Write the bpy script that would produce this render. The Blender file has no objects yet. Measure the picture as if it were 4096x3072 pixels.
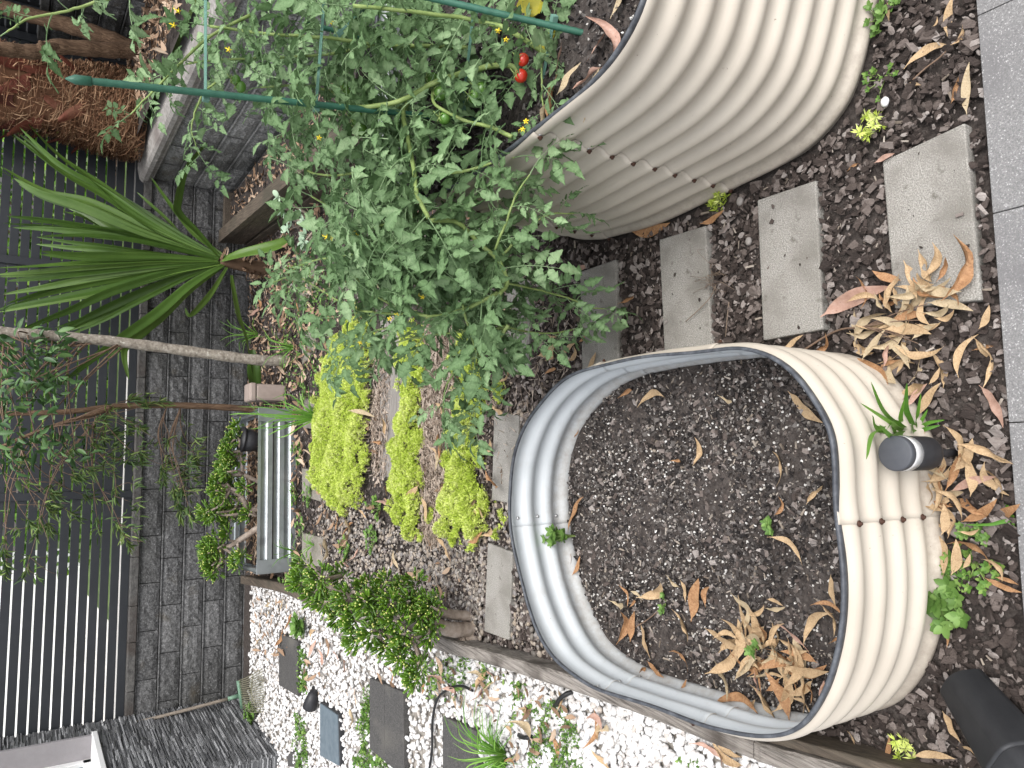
import bpy, math, random
import numpy as np
random.seed(5)
rng = np.random.default_rng(11)
SC = bpy.context.scene
COL = SC.collection
rad = math.radians
# ---------------------------------------------------------------- camera
FPX, CAMH, PITCH, ROLL = 3050.0, 1.68, rad(33.8), rad(3.3)
_X = np.array([1, 0, 0.]); FW = np.array([0, math.cos(PITCH), -math.sin(PITCH)]); _U = np.array([0, math.sin(PITCH), math.cos(PITCH)])
RT = _X*math.cos(ROLL)+_U*math.sin(ROLL); UP = -_X*math.sin(ROLL)+_U*math.cos(ROLL)
CAM = np.array([0, 0, CAMH])
cd = bpy.data.cameras.new('camera'); cam = bpy.data.objects.new('camera', cd); COL.objects.link(cam)
cd.sensor_fit = 'HORIZONTAL'; cd.sensor_width = 36.0; cd.lens = 36.0*FPX/4096.0; cd.clip_start = 0.02; cd.clip_end = 300
# the photograph was taken with the phone turned: the picture's left edge is up in the world
import mathutils
_m = mathutils.Matrix(((-UP[0], RT[0], -FW[0], 0), (-UP[1], RT[1], -FW[1], 0), (-UP[2], RT[2], -FW[2], CAMH), (0, 0, 0, 1)))
cam.matrix_world = _m
SC.camera = cam
# ---------------------------------------------------------------- world, sun, exposure
SUN_EL, SUN_AZ = rad(62), rad(150)
w = bpy.data.worlds.new('World'); SC.world = w; w.use_nodes = True
nt = w.node_tree; bg = nt.nodes['Background']
sky = nt.nodes.new('ShaderNodeTexSky'); sky.sky_type = 'NISHITA'; sky.sun_disc = False
sky.sun_elevation = SUN_EL; sky.sun_rotation = SUN_AZ; sky.air_density = 1.0; sky.dust_density = 4.0; sky.ozone_density = 0.6
hs = nt.nodes.new('ShaderNodeHueSaturation'); hs.inputs['Saturation'].default_value = 0.22
nt.links.new(sky.outputs[0], hs.inputs['Color']); nt.links.new(hs.outputs[0], bg.inputs[0])
bg.inputs[1].default_value = 0.15
sl = bpy.data.lights.new('sun', 'SUN'); so = bpy.data.objects.new('sun', sl); COL.objects.link(so)
sl.energy = 0.65; sl.angle = rad(50); sl.color = (1, 0.97, 0.93)
_sd = mathutils.Vector((math.sin(SUN_AZ)*math.cos(SUN_EL), math.cos(SUN_AZ)*math.cos(SUN_EL), math.sin(SUN_EL)))
so.rotation_euler = _sd.to_track_quat('Z', 'Y').to_euler()
SC.view_settings.view_transform = 'Standard'; SC.view_settings.look = 'None'; SC.view_settings.gamma = 1.0
SC.view_settings.exposure = 1.25
SC.cycles.max_bounces = 6; SC.cycles.diffuse_bounces = 3; SC.cycles.transparent_max_bounces = 8
SC.cycles.use_adaptive_sampling = True; SC.cycles.use_denoising = True
# ---------------------------------------------------------------- pixel -> place helpers (4096 x 3072 photograph)
def ray(x, y): return FW*FPX+RT*(3072-y-1536)+UP*(2048-x)
def G(x, y, z=0.):
    d = ray(x, y); return CAM+d*((z-CAMH)/d[2])
def GY(x, y, Y):
    d = ray(x, y); return CAM+d*(Y/d[1])
def cr(ox, oy): return lambda x, y: (ox+x/2.16, oy+y/2.16)
# ---------------------------------------------------------------- mesh builder
class MB:
    def __init__(s): s.V = []; s.n = 0; s.F = []; s.R = []
    def add(s, V, F, r=0.0, mi=0):
        V = np.asarray(V, float).reshape(-1, 3)
        groups = {}
        if isinstance(F, np.ndarray): groups[F.shape[1]] = F
        else:
            for f in F: groups.setdefault(len(f), []).append(f)
        for k, g in groups.items(): s.F.append((np.asarray(g, int)+s.n, mi))
        s.V.append(V); s.n += len(V)
        s.R.append(np.full(len(V), r) if np.isscalar(r) else np.asarray(r, float))
        return s
    def inst(s, T, Rm, P, r=None, mi=0, tr=None):
        tv, tf = T; N = len(P); n = len(tv)
        V = np.einsum('nij,kj->nki', Rm, tv)+np.asarray(P)[:, None, :]
        F = (np.asarray(tf)[None]+(np.arange(N)*n)[:, None, None]).reshape(-1, len(tf[0]))
        r = rng.random(N) if r is None else r
        return s.add(V.reshape(-1, 3), F, np.repeat(r, n)+(0 if tr is None else np.tile(tr, N)), mi)
    def box(s, c, size, rz=0., r=0.0, mi=0, M=None):
        x, y, z = [d/2 for d in size]
        V = np.array([[-x, -y, -z], [x, -y, -z], [x, y, -z], [-x, y, -z], [-x, -y, z], [x, -y, z], [x, y, z], [-x, y, z]])
        if M is None:
            cs, sn = math.cos(rz), math.sin(rz); M = np.array([[cs, -sn, 0], [sn, cs, 0], [0, 0, 1]])
        return s.add(V@np.asarray(M).T+np.asarray(c), np.array([[0, 3, 2, 1], [4, 5, 6, 7], [0, 1, 5, 4], [1, 2, 6, 5], [2, 3, 7, 6], [3, 0, 4, 7]]), r, mi)
    def tube(s, P, rr, n=8, r=0.0, mi=0, cap=True):
        V, F = tube_geo(P, rr, n, cap); return s.add(V, F, r, mi)
def frames(P):
    P = np.asarray(P, float); T = np.gradient(P, axis=0); T /= np.linalg.norm(T, axis=1)[:, None]+1e-12
    a = np.array([0, 0, 1.]) if abs(T[0, 2]) < .9 else np.array([1., 0, 0])
    u = np.cross(T[0], a); u /= np.linalg.norm(u); U = [u]
    for i in range(1, len(P)):
        u = U[-1]-T[i]*(U[-1]@T[i]); u /= np.linalg.norm(u)+1e-12; U.append(u)
    U = np.array(U); return T, U, np.cross(T, U)
def tube_geo(P, rr, n=8, cap=True):
    P = np.asarray(P, float); m = len(P); rr = np.broadcast_to(np.asarray(rr, float), (m,))
    T, U, W = frames(P); a = np.linspace(0, 2*math.pi, n, endpoint=False)
    V = P[:, None]+rr[:, None, None]*(np.cos(a)[None, :, None]*U[:, None]+np.sin(a)[None, :, None]*W[:, None])
    F = [[i*n+j, i*n+(j+1) % n, (i+1)*n+(j+1) % n, (i+1)*n+j] for i in range(m-1) for j in range(n)]
    if cap: F.append(list(range(n))[::-1]); F.append([(m-1)*n+j for j in range(n)])
    return V.reshape(-1, 3), F
def spline(P, per=8):
    P = np.asarray(P, float)
    if len(P) < 3: return np.array([P[0]+(P[-1]-P[0])*t for t in np.linspace(0, 1, per+1)])
    Q = np.vstack([2*P[0]-P[1], P, 2*P[-1]-P[-2]]); out = []
    for i in range(1, len(Q)-2):
        for t in np.linspace(0, 1, per, endpoint=False):
            a, b, c, d = Q[i-1:i+3]
            out.append(.5*((2*b)+(c-a)*t+(2*a-5*b+4*c-d)*t*t+(3*b-a-3*c+d)*t**3))
    out.append(P[-1]); return np.array(out)
def build(name, mb, mats, parent=None, smooth=True, bevel=0., loc=None):
    me = bpy.data.meshes.new(name)
    V = np.concatenate(mb.V); me.vertices.add(len(V))
    if loc is not None: V = V-np.asarray(loc)
    me.vertices.foreach_set('co', V.astype(np.float32).ravel())
    ls = []; li = []; mi = []; tot = 0
    for f, m in mb.F:
        k = f.shape[1]; ls.append(tot+np.arange(len(f))*k); li.append(f.ravel()); mi.append(np.full(len(f), m)); tot += f.size
    me.loops.add(tot); me.loops.foreach_set('vertex_index', np.concatenate(li).astype(np.int32))
    nf = sum(len(a) for a in ls); me.polygons.add(nf)
    me.polygons.foreach_set('loop_start', np.concatenate(ls).astype(np.int32))
    me.polygons.foreach_set('material_index', np.concatenate(mi).astype(np.int32))
    me.polygons.foreach_set('use_smooth', np.full(nf, bool(smooth)))
    at = me.attributes.new('rnd', 'FLOAT', 'POINT'); at.data.foreach_set('value', np.concatenate(mb.R).astype(np.float32))
    me.update(calc_edges=True); me.validate()
    for m in (mats if isinstance(mats, (list, tuple)) else [mats]): me.materials.append(m)
    o = bpy.data.objects.new(name, me); COL.objects.link(o)
    if loc is not None: o.location = loc
    if bevel:
        b = o.modifiers.new('bevel', 'BEVEL'); b.width = bevel; b.segments = 2; b.limit_method = 'ANGLE'; b.angle_limit = rad(40)
    if parent is not None:
        o.parent = parent
        if loc is None: o.matrix_parent_inverse = mathutils.Matrix.Translation(-mathutils.Vector(parent.location))
    return o
def thing(name, label, cat, loc=(0, 0, 0), group=None):
    o = bpy.data.objects.new(name, None); COL.objects.link(o); o.location = [float(v) for v in loc]; o.empty_display_size = .05
    return tag(o, label, cat, group)
def tag(o, label=None, cat=None, group=None, kind=None):
    if label: o['label'] = label
    if cat: o['category'] = cat
    if group: o['group'] = group
    if kind: o['kind'] = kind
    return o
def euler(yaw, pitch, roll, sc=1.0):
    yaw, pitch, roll = [np.atleast_1d(np.asarray(v, float)) for v in (yaw, pitch, roll)]
    cy, sy, cp, sp, c, s = np.cos(yaw), np.sin(yaw), np.cos(pitch), np.sin(pitch), np.cos(roll), np.sin(roll)
    N = len(yaw); Z = np.zeros(N); O = np.ones(N)
    Rz = np.stack([cy, -sy, Z, sy, cy, Z, Z, Z, O], 1).reshape(N, 3, 3)
    Ry = np.stack([cp, Z, sp, Z, O, Z, -sp, Z, cp], 1).reshape(N, 3, 3)
    Rx = np.stack([O, Z, Z, Z, c, -s, Z, s, c], 1).reshape(N, 3, 3)
    return Rz@Ry@Rx*np.broadcast_to(np.asarray(sc, float), (N,))[:, None, None]
def basis(D, roll=None, up=(0, 0, 1.)):
    """columns x = D, z towards up, rolled about D"""
    D = np.atleast_2d(np.asarray(D, float)); D = D/np.linalg.norm(D, axis=1)[:, None]
    u = np.broadcast_to(np.asarray(up, float), D.shape)+rng.normal(0, .01, D.shape)
    y = np.cross(u, D); y /= np.linalg.norm(y, axis=1)[:, None]; z = np.cross(D, y)
    if roll is not None:
        c, s = np.cos(roll)[:, None], np.sin(roll)[:, None]; y, z = y*c+z*s, z*c-y*s
    return np.stack([D, y, z], 2)
def inpoly(P, poly):
    P = np.asarray(P); x, y = P[:, 0], P[:, 1]; r = np.zeros(len(P), bool); n = len(poly)
    for i in range(n):
        x1, y1 = poly[i][:2]; x2, y2 = poly[(i+1) % n][:2]
        r ^= ((y1 > y) != (y2 > y)) & (x < (x2-x1)*(y-y1)/(y2-y1+1e-12)+x1)
    return r
def scatter(poly, n, z=0.):
    a = np.array([p[:2] for p in poly]); lo, hi = a.min(0), a.max(0); out = []
    while sum(len(o) for o in out) < n:
        P = lo+(hi-lo)*rng.random((n*2, 2)); out.append(P[inpoly(P, a)])
    P = np.concatenate(out)[:n]; return np.column_stack([P, np.full(n, z)])
# ---------------------------------------------------------------- materials
def mat(name, cols, rough=.7, scale=30., detail=6., bump=0., bscale=None, attr=0., stretch=(1, 1, 1), spec=.3, trans=0., speck=None, stain=None, metal=0., splash=None):
    m = bpy.data.materials.new(name); m.use_nodes = True; t = m.node_tree; N = t.nodes; L = t.links
    b = N['Principled BSDF']; b.inputs['Roughness'].default_value = rough; b.inputs['Specular IOR Level'].default_value = spec; b.inputs['Metallic'].default_value = metal
    tc = N.new('ShaderNodeTexCoord'); mp = N.new('ShaderNodeMapping'); mp.inputs['Scale'].default_value = stretch
    L.new(tc.outputs['Object'], mp.inputs['Vector'])
    no = N.new('ShaderNodeTexNoise'); no.inputs['Scale'].default_value = scale; no.inputs['Detail'].default_value = detail; no.inputs['Roughness'].default_value = .65
    L.new(mp.outputs[0], no.inputs['Vector']); fac = no.outputs['Fac']
    if attr:
        at = N.new('ShaderNodeAttribute'); at.attribute_name = 'rnd'
        mx = N.new('ShaderNodeMix'); mx.inputs[0].default_value = attr
        L.new(fac, mx.inputs[2]); L.new(at.outputs['Fac'], mx.inputs[3]); fac = mx.outputs[0]
    cr_ = N.new('ShaderNodeValToRGB'); e = cr_.color_ramp.elements
    lo, hi = (.32, .68) if not attr else (.5-.5*attr-.1*(1-attr), .5+.5*attr+.1*(1-attr))
    n = len(cols); e[0].position = lo; e[1].position = hi
    while len(e) < n: e.new(.5)
    for i, c in enumerate(cols):
        e[i].position = lo+(hi-lo)*i/max(1, n-1); e[i].color = (*c[:3], 1)
    L.new(fac, cr_.inputs[0]); col = cr_.outputs[0]
    def overlay(col, sc, lo, hi, c2, det=4, st=(1, 1, 1)):
        m2 = N.new('ShaderNodeMapping'); m2.inputs['Scale'].default_value = st; L.new(tc.outputs['Object'], m2.inputs['Vector'])
        n2 = N.new('ShaderNodeTexNoise'); n2.inputs['Scale'].default_value = sc; n2.inputs['Detail'].default_value = det; L.new(m2.outputs[0], n2.inputs['Vector'])
        r2 = N.new('ShaderNodeMapRange'); r2.inputs[1].default_value = lo; r2.inputs[2].default_value = hi; L.new(n2.outputs['Fac'], r2.inputs[0])
        x = N.new('ShaderNodeMix'); x.data_type = 'RGBA'; L.new(r2.outputs[0], x.inputs[0]); L.new(col, x.inputs[6]); x.inputs[7].default_value = (*c2, 1)
        return x.outputs[2]
    if stain: 
        for st in (stain if isinstance(stain, list) else [stain]): col = overlay(col, *st)
    if speck:
        for st in (speck if isinstance(speck, list) else [speck]): col = overlay(col, *st)
    if splash:   # soil splashed up from below: (height from, height to, colour)
        z0, z1, c2 = splash; sx = N.new('ShaderNodeSeparateXYZ'); L.new(tc.outputs['Object'], sx.inputs[0])
        zr = N.new('ShaderNodeMapRange'); zr.inputs[1].default_value = z0; zr.inputs[2].default_value = z1; zr.inputs[3].default_value = .30; zr.inputs[4].default_value = -.25; L.new(sx.outputs[2], zr.inputs[0])
        n3 = N.new('ShaderNodeTexNoise'); n3.inputs['Scale'].default_value = 38; n3.inputs['Detail'].default_value = 8; n3.inputs['Roughness'].default_value = .75; L.new(tc.outputs['Object'], n3.inputs['Vector'])
        ad = N.new('ShaderNodeMath'); L.new(zr.outputs[0], ad.inputs[0]); L.new(n3.outputs['Fac'], ad.inputs[1]); r3 = N.new('ShaderNodeMapRange'); r3.inputs[1].default_value = .52; r3.inputs[2].default_value = .95; r3.inputs[4].default_value = .75; L.new(ad.outputs[0], r3.inputs[0])
        x3 = N.new('ShaderNodeMix'); x3.data_type = 'RGBA'; L.new(r3.outputs[0], x3.inputs[0]); L.new(col, x3.inputs[6]); x3.inputs[7].default_value = (*c2, 1); col = x3.outputs[2]
    L.new(col, b.inputs['Base Color'])
    if bump:
        bn = N.new('ShaderNodeTexNoise'); bn.inputs['Scale'].default_value = bscale or scale*2; bn.inputs['Detail'].default_value = 6; L.new(mp.outputs[0], bn.inputs['Vector'])
        bp = N.new('ShaderNodeBump'); bp.inputs['Strength'].default_value = bump; bp.inputs['Distance'].default_value = .01
        L.new(bn.outputs['Fac'], bp.inputs['Height']); L.new(bp.outputs[0], b.inputs['Normal'])
    if trans:
        tr = N.new('ShaderNodeBsdfTranslucent'); L.new(col, tr.inputs[0]); ms = N.new('ShaderNodeMixShader'); ms.inputs[0].default_value = trans
        L.new(b.outputs[0], ms.inputs[1]); L.new(tr.outputs[0], ms.inputs[2]); L.new(ms.outputs[0], N['Material Output'].inputs[0])
    return m
K = {}
K['soil'] = mat('garden_soil', [(.024, .019, .017), (.046, .038, .034), (.075, .064, .058)], .95, 60, bump=.6, bscale=150)
K['chip'] = mat('bark_chip', [(.020, .0145, .0125), (.045, .034, .0295), (.076, .060, .053), (.118, .096, .086), (.182, .154, .140), (.31, .28, .262)], .85, 160, attr=.7, bump=.5, bscale=300, stretch=(1, .3, 1))
K['splinter'] = mat('pale_wood_splinter', [(.12, .095, .075), (.22, .185, .15), (.36, .32, .28)], .85, 90, attr=.5)
K['litter'] = mat('brown_litter', [(.09, .055, .034), (.19, .12, .075), (.31, .21, .14), (.46, .36, .27)], .85, 60, attr=.8)
K['thatch'] = mat('dry_thatch', [(.16, .12, .09), (.30, .24, .19), (.46, .39, .33)], .9, 60, attr=.8)
K['crumb'] = mat('potting_crumb', [(.012, .010, .010), (.030, .026, .025), (.065, .057, .053), (.16, .146, .136)], .95, 200, attr=.8)
K['perlite'] = mat('perlite', [(.13, .11, .09), (.27, .245, .215), (.43, .41, .385), (.62, .61, .59)], .9, 120, attr=.8)
K['river'] = mat('river_pebble', [(.08, .075, .07), (.17, .15, .13), (.28, .23, .18), (.34, .31, .28), (.13, .12, .12)], .6, 40, attr=.85)
K['pebble'] = mat('white_pebble', [(.34, .29, .24), (.50, .47, .445), (.58, .57, .56), (.65, .65, .65)], .5, 25, attr=.7, bump=.15, bscale=120)
K['pebble_base'] = mat('pebble_bed_base', [(.16, .14, .12), (.34, .32, .29)], .9, 60)
K['patio'] = mat('patio_stone', [(.12, .118, .118), (.18, .178, .178), (.25, .247, .246)], .85, 300, bump=.25, bscale=400, stain=(5, .45, .75, (.135, .132, .135)), speck=(300, .62, .72, (.46, .45, .45)))
K['paver'] = mat('concrete_paver', [(.15, .143, .130), (.27, .258, .235), (.41, .395, .365)], .9, 300, detail=3, bump=.5, bscale=330, stain=[(9, .44, .72, (.19, .178, .16)), (3.5, .55, .75, (.16, .15, .13)), (26, .62, .74, (.12, .11, .095))], speck=(420, .64, .70, (.5, .48, .44)))
K['oldpaver'] = mat('weathered_paver', [(.13, .118, .10), (.22, .20, .175), (.31, .285, .25)], .9, 120, bump=.4, bscale=250, stain=(7, .45, .7, (.15, .14, .11)))
K['slate'] = mat('charcoal_step', [(.035, .034, .034), (.062, .06, .058), (.095, .092, .088)], .9, 160, bump=.4, bscale=250, stain=(6, .5, .75, (.10, .095, .085)), speck=(260, .68, .73, (.3, .29, .28)))
K['cream'] = mat('cream_paint', [(.425, .38, .32), (.452, .407, .345), (.47, .425, .36)], .42, 5, spec=.4, stain=[(18, .6, .85, (.44, .395, .335)), (3, .5, .8, (.50, .455, .39))], speck=[(120, .73, .76, (.2, .16, .12)), (40, .74, .77, (.33, .28, .22))], splash=(.0, .16, (.23, .19, .155)))
K['galv'] = mat('grey_paint_inside', [(.42, .445, .46), (.46, .485, .50), (.49, .515, .53)], .45, 6, spec=.4, stain=(16, .6, .85, (.40, .40, .39)), speck=(90, .74, .77, (.2, .19, .17)), splash=(.14, .26, (.26, .235, .205)))
K['rubber'] = mat('rubber_trim', [(.030, .033, .040), (.055, .06, .07), (.10, .108, .12)], .5, 40, spec=.4, stretch=(1, 1, 1))
K['screw'] = mat('bare_screw', [(.5, .5, .5), (.65, .65, .65)], .3, 40, metal=.8)
K['rust'] = mat('rusty_screw', [(.03, .014, .010), (.07, .03, .018)], .6, 200)
K['sleeper'] = mat('weathered_sleeper', [(.07, .062, .055), (.20, .18, .16), (.30, .275, .25)], .9, 16, bump=.6, bscale=26, stretch=(9, .5, 9), stain=(3, .58, .68, (.045, .036, .03)))
K['darkwood'] = mat('brown_sleeper', [(.045, .036, .028), (.085, .068, .052), (.13, .105, .08)], .8, 14, bump=.4, bscale=24, stretch=(9, .5, 9), stain=(4, .5, .75, (.05, .048, .035)))
K['greywood'] = mat('grey_board', [(.12, .11, .10), (.21, .195, .18), (.28, .26, .24)], .9, 14, bump=.5, bscale=30, stretch=(.5, 9, 9))
K['fence'] = mat('charcoal_powdercoat', [(.017, .019, .023), (.02, .0225, .027), (.024, .026, .031)], .5, 8, spec=.35)
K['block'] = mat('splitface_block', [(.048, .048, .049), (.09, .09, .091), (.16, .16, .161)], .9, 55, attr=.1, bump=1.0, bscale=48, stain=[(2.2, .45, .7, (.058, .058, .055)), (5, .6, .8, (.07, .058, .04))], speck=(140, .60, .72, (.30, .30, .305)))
K['sideblock_lit'] = mat('lit_splitface_block', [(.11, .11, .109), (.21, .21, .206), (.34, .337, .33)], .9, 60, attr=.1, bump=1.0, bscale=48, stain=[(2.2, .5, .7, (.09, .09, .085)), (5, .62, .8, (.12, .105, .08))], speck=(150, .58, .70, (.42, .42, .41)))  # side wall's brighter light painted into the colour; back wall is darker with algae
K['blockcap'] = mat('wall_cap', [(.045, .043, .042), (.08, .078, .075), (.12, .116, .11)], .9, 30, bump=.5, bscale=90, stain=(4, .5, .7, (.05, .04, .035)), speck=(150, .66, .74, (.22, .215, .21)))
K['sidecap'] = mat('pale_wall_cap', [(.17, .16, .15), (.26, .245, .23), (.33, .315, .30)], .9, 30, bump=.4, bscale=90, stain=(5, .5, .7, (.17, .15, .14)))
K['joint'] = mat('dark_joint', [(.008, .008, .008), (.014, .013, .012)], .95, 30)
K['clad'] = mat('stacked_slate', [(.09, .091, .095), (.15, .152, .157), (.23, .233, .24), (.46, .465, .475)], .85, 70, attr=.75, bump=.7, bscale=160, stretch=(1, 1, 3))
K['reveal'] = mat('mauve_render', [(.27, .255, .265), (.30, .285, .295)], .9, 20, bump=.2, bscale=200)
K['whiteframe'] = mat('white_frame', [(.7, .7, .7), (.78, .78, .78)], .4, 10)
K['glass'] = mat('dark_glass', [(.02, .05, .06), (.03, .06, .07)], .08, 4, spec=.6)
K['planter'] = mat('slate_grey_steel', [(.30, .33, .345), (.34, .37, .385), (.37, .40, .415)], .30, 12, metal=.65, spec=.5, stain=(7, .55, .8, (.15, .16, .165)))
K['planter_rib'] = mat('pale_steel_rib', [(.46, .50, .53), (.50, .54, .57)], .35, 12, spec=.5)
K['blackplastic'] = mat('black_plastic', [(.022, .023, .026), (.032, .033, .036)], .55, 40, spec=.35, bump=.06, bscale=500)
K['lampblack'] = mat('lamp_black', [(.016, .016, .018), (.024, .024, .027)], .5, 60, spec=.4)
K['lampcap'] = mat('lamp_cap_grey', [(.052, .056, .066), (.062, .066, .076)], .55, 60, spec=.4, speck=(60, .74, .76, (.2, .2, .2)))
K['box'] = mat('pinkish_plastic', [(.25, .20, .175), (.33, .27, .24)], .6, 14, stain=(10, .5, .7, (.28, .23, .2)))
K['greentube'] = mat('green_plastic_stake', [(.02, .085, .055), (.035, .12, .08)], .45, 60, spec=.4)
K['greenbar'] = mat('pale_green_plastic', [(.10, .21, .17), (.14, .26, .21)], .5, 60)
K['tleaf'] = mat('tomato_leaf', [(.072, .132, .05), (.125, .215, .09), (.185, .295, .138), (.285, .405, .215)], .6, 60, attr=.65, trans=.3, bump=.5, bscale=180, spec=.3)
K['tyellow'] = mat('yellowing_leaf', [(.30, .28, .03), (.45, .38, .04), (.30, .16, .03)], .6, 30, attr=.3, trans=.25)
K['tstem'] = mat('tomato_stem', [(.13, .19, .055), (.20, .27, .085), (.27, .34, .13)], .6, 30, spec=.3)
K['red'] = mat('ripe_tomato', [(.42, .025, .012), (.5, .04, .018)], .2, 8, spec=.5)
K['green'] = mat('unripe_tomato', [(.07, .17, .025), (.12, .24, .05)], .25, 8, spec=.5)
K['petal'] = mat('yellow_petal', [(.75, .55, .02), (.85, .68, .05)], .6, 30)
K['lily'] = mat('strap_leaf', [(.034, .072, .012), (.066, .13, .022), (.13, .215, .045)], .38, 5, attr=.55, trans=.15, stretch=(1, 1, 1), spec=.45, bump=.5, bscale=3)
K['sedum'] = mat('golden_sedum', [(.34, .45, .055), (.51, .63, .10), (.64, .73, .19), (.72, .77, .32)], .55, 30, attr=.75, trans=.3)
K['gollum'] = mat('jade_finger', [(.028, .068, .006), (.062, .138, .010), (.12, .225, .02)], .28, 40, attr=.6, spec=.5)
K['gtip'] = mat('jade_tip', [(.20, .28, .05), (.34, .38, .10), (.42, .38, .13)], .35, 40, attr=.6, spec=.5)
K['gtrunk'] = mat('jade_trunk', [(.16, .125, .10), (.27, .22, .18), (.36, .31, .27)], .8, 24, bump=.4, bscale=60)
K['barkgrey'] = mat('lichen_bark', [(.13, .11, .09), (.24, .21, .175), (.34, .31, .27)], .9, 40, bump=.6, bscale=70, speck=(38, .62, .72, (.48, .46, .40)))
K['barkbrown'] = mat('fibrous_bark', [(.06, .036, .022), (.13, .08, .05), (.21, .14, .09)], .95, 20, bump=1.0, bscale=40, stretch=(5, 5, .5))
K['fibre'] = mat('palm_fibre', [(.07, .032, .018), (.15, .072, .038), (.25, .135, .075), (.42, .28, .17)], .9, 50, attr=.8)
K['palmscale'] = mat('palm_leaf_base', [(.05, .015, .010), (.10, .026, .016), (.17, .055, .036), (.26, .125, .08)], .6, 12, attr=.5, bump=.3, bscale=40)
K['grass'] = mat('weed_grass', [(.06, .16, .02), (.12, .27, .035), (.20, .36, .07)], .5, 20, attr=.6, trans=.2)
K['weed'] = mat('weed_leaf', [(.065, .14, .026), (.12, .22, .05), (.19, .31, .085)], .5, 20, attr=.6, trans=.2)
K['clover'] = mat('creeping_weed', [(.05, .12, .02), (.10, .20, .035), (.20, .30, .07)], .6, 20, attr=.7, trans=.2)
K['tree'] = mat('tree_leaf', [(.03, .075, .025), (.06, .13, .04), (.11, .20, .065)], .45, 20, attr=.7, trans=.2, spec=.4)
K['brush'] = mat('bottlebrush_leaf', [(.045, .09, .03), (.10, .17, .05), (.22, .29, .08)], .5, 20, attr=.75, trans=.2)
K['twig'] = mat('brown_twig', [(.10, .065, .045), (.20, .135, .095)], .9, 30)
K['jadepale'] = mat('pale_jade_leaf', [(.22, .32, .22), (.33, .42, .30)], .45, 20, attr=.5)
K['hedge'] = mat('hedge_leaf', [(.05, .13, .015), (.12, .26, .03), (.26, .42, .06)], .6, 4, attr=.6, trans=.3)
K['whitewall'] = mat('white_render', [(.78, .78, .77), (.83, .83, .82)], .85, 3, bump=.1, bscale=60)
K['lawn'] = mat('far_lawn', [(.03, .045, .015), (.06, .10, .025), (.12, .17, .05)], .95, 9, bump=.5, bscale=60)
K['concrete'] = mat('pale_concrete', [(.5, .48, .45), (.64, .62, .59)], .9, 5)
K['rakewood'] = mat('rake_handle', [(.16, .135, .11), (.27, .23, .19)], .85, 20, stretch=(6, 6, .6), bump=.3)
K['rakegreen'] = mat('rake_green', [(.10, .19, .13), (.16, .26, .19)], .55, 30)
K['raketine'] = mat('rake_tine', [(.15, .15, .10), (.24, .23, .16)], .55, 60)
K['hose'] = mat('black_hose', [(.01, .01, .011), (.018, .018, .019)], .45, 30)
K['ribpad'] = mat('blue_grey_pad', [(.10, .13, .155), (.15, .185, .21)], .6, 20)
LEAFM = [mat('gum_leaf_tan', [(.32, .21, .115), (.44, .31, .18), (.52, .385, .24)], .65, 22, trans=.12, bump=.3, bscale=70, stain=(30, .58, .75, (.27, .16, .08))),
         mat('gum_leaf_orange', [(.23, .115, .055), (.34, .185, .09), (.43, .255, .135)], .6, 18, trans=.12, bump=.3, bscale=70, stain=(26, .58, .75, (.16, .075, .035))),
         mat('gum_leaf_pink', [(.36, .215, .165), (.43, .27, .21), (.48, .325, .265)], .6, 14, trans=.12, bump=.2, bscale=70, stain=(40, .66, .75, (.22, .12, .09))),
         mat('gum_leaf_straw', [(.36, .275, .165), (.45, .36, .235), (.52, .43, .29)], .7, 22, trans=.12, bump=.3, bscale=70, stain=(24, .58, .72, (.30, .21, .12)))]
LEAFC = ['tan', 'orange brown', 'pinkish', 'straw coloured']
# ---------------------------------------------------------------- setting
PSI = rad(8); FD = np.array([math.cos(PSI), math.sin(PSI), 0]); FN = np.array([-math.sin(PSI), math.cos(PSI), 0]); F0 = np.array([-1, 6.3, 0.])
def fp(s, off=0., z=0.): return F0+FD*s+FN*off+np.array([0, 0, z])
MF = np.column_stack([FD, FN, [0, 0, 1]])
# ground sheet: fine in the garden, reaching far out
xs = np.concatenate([[-60, -12, -4], np.linspace(-2.9, 2.4, 70), [5, 14, 60]]); ys = np.concatenate([[-40, -6, -1], np.linspace(.3, 6.9, 80), [9, 20, 90]])
gx, gy = np.meshgrid(xs, ys, indexing='ij'); gz = .006*np.sin(gx*9+np.cos(gy*7)*2)*np.cos(gy*8.3+gx*3)-.006
gz[gx < -.95] -= 0.0
nx, ny = gx.shape; idx = np.arange(nx*ny).reshape(nx, ny)
gf = np.stack([idx[:-1, :-1], idx[1:, :-1], idx[1:, 1:], idx[:-1, 1:]], -1).reshape(-1, 4)
tag(build('ground', MB().add(np.stack([gx, gy, gz], -1).reshape(-1, 3), gf, .5), K['soil']), kind='structure')
# pebble bed sheet, left of the sleeper edging
SLP = [np.array([*p, 0]) for p in [(-.73, .45), (-.822, .95), (-.862, 1.16), (-.918, 1.65), (-1.014, 2.26), (-1.10, 2.75), (-1.33, 4.2), (-1.42, 4.95), (-1.6, 5.9)]]
PEB = [(p[0]-.03, p[1]) for p in SLP]+[(-2.62, 5.76), (-2.56, 5.05), (-3.6, 4.9), (-3.6, .45)]
mb = MB(); n = len(PEB); mb.add([[p[0], p[1], .006] for p in PEB], [list(range(n))])
tag(build('pebble_ground', mb, K['pebble_base']), kind='structure')
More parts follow.
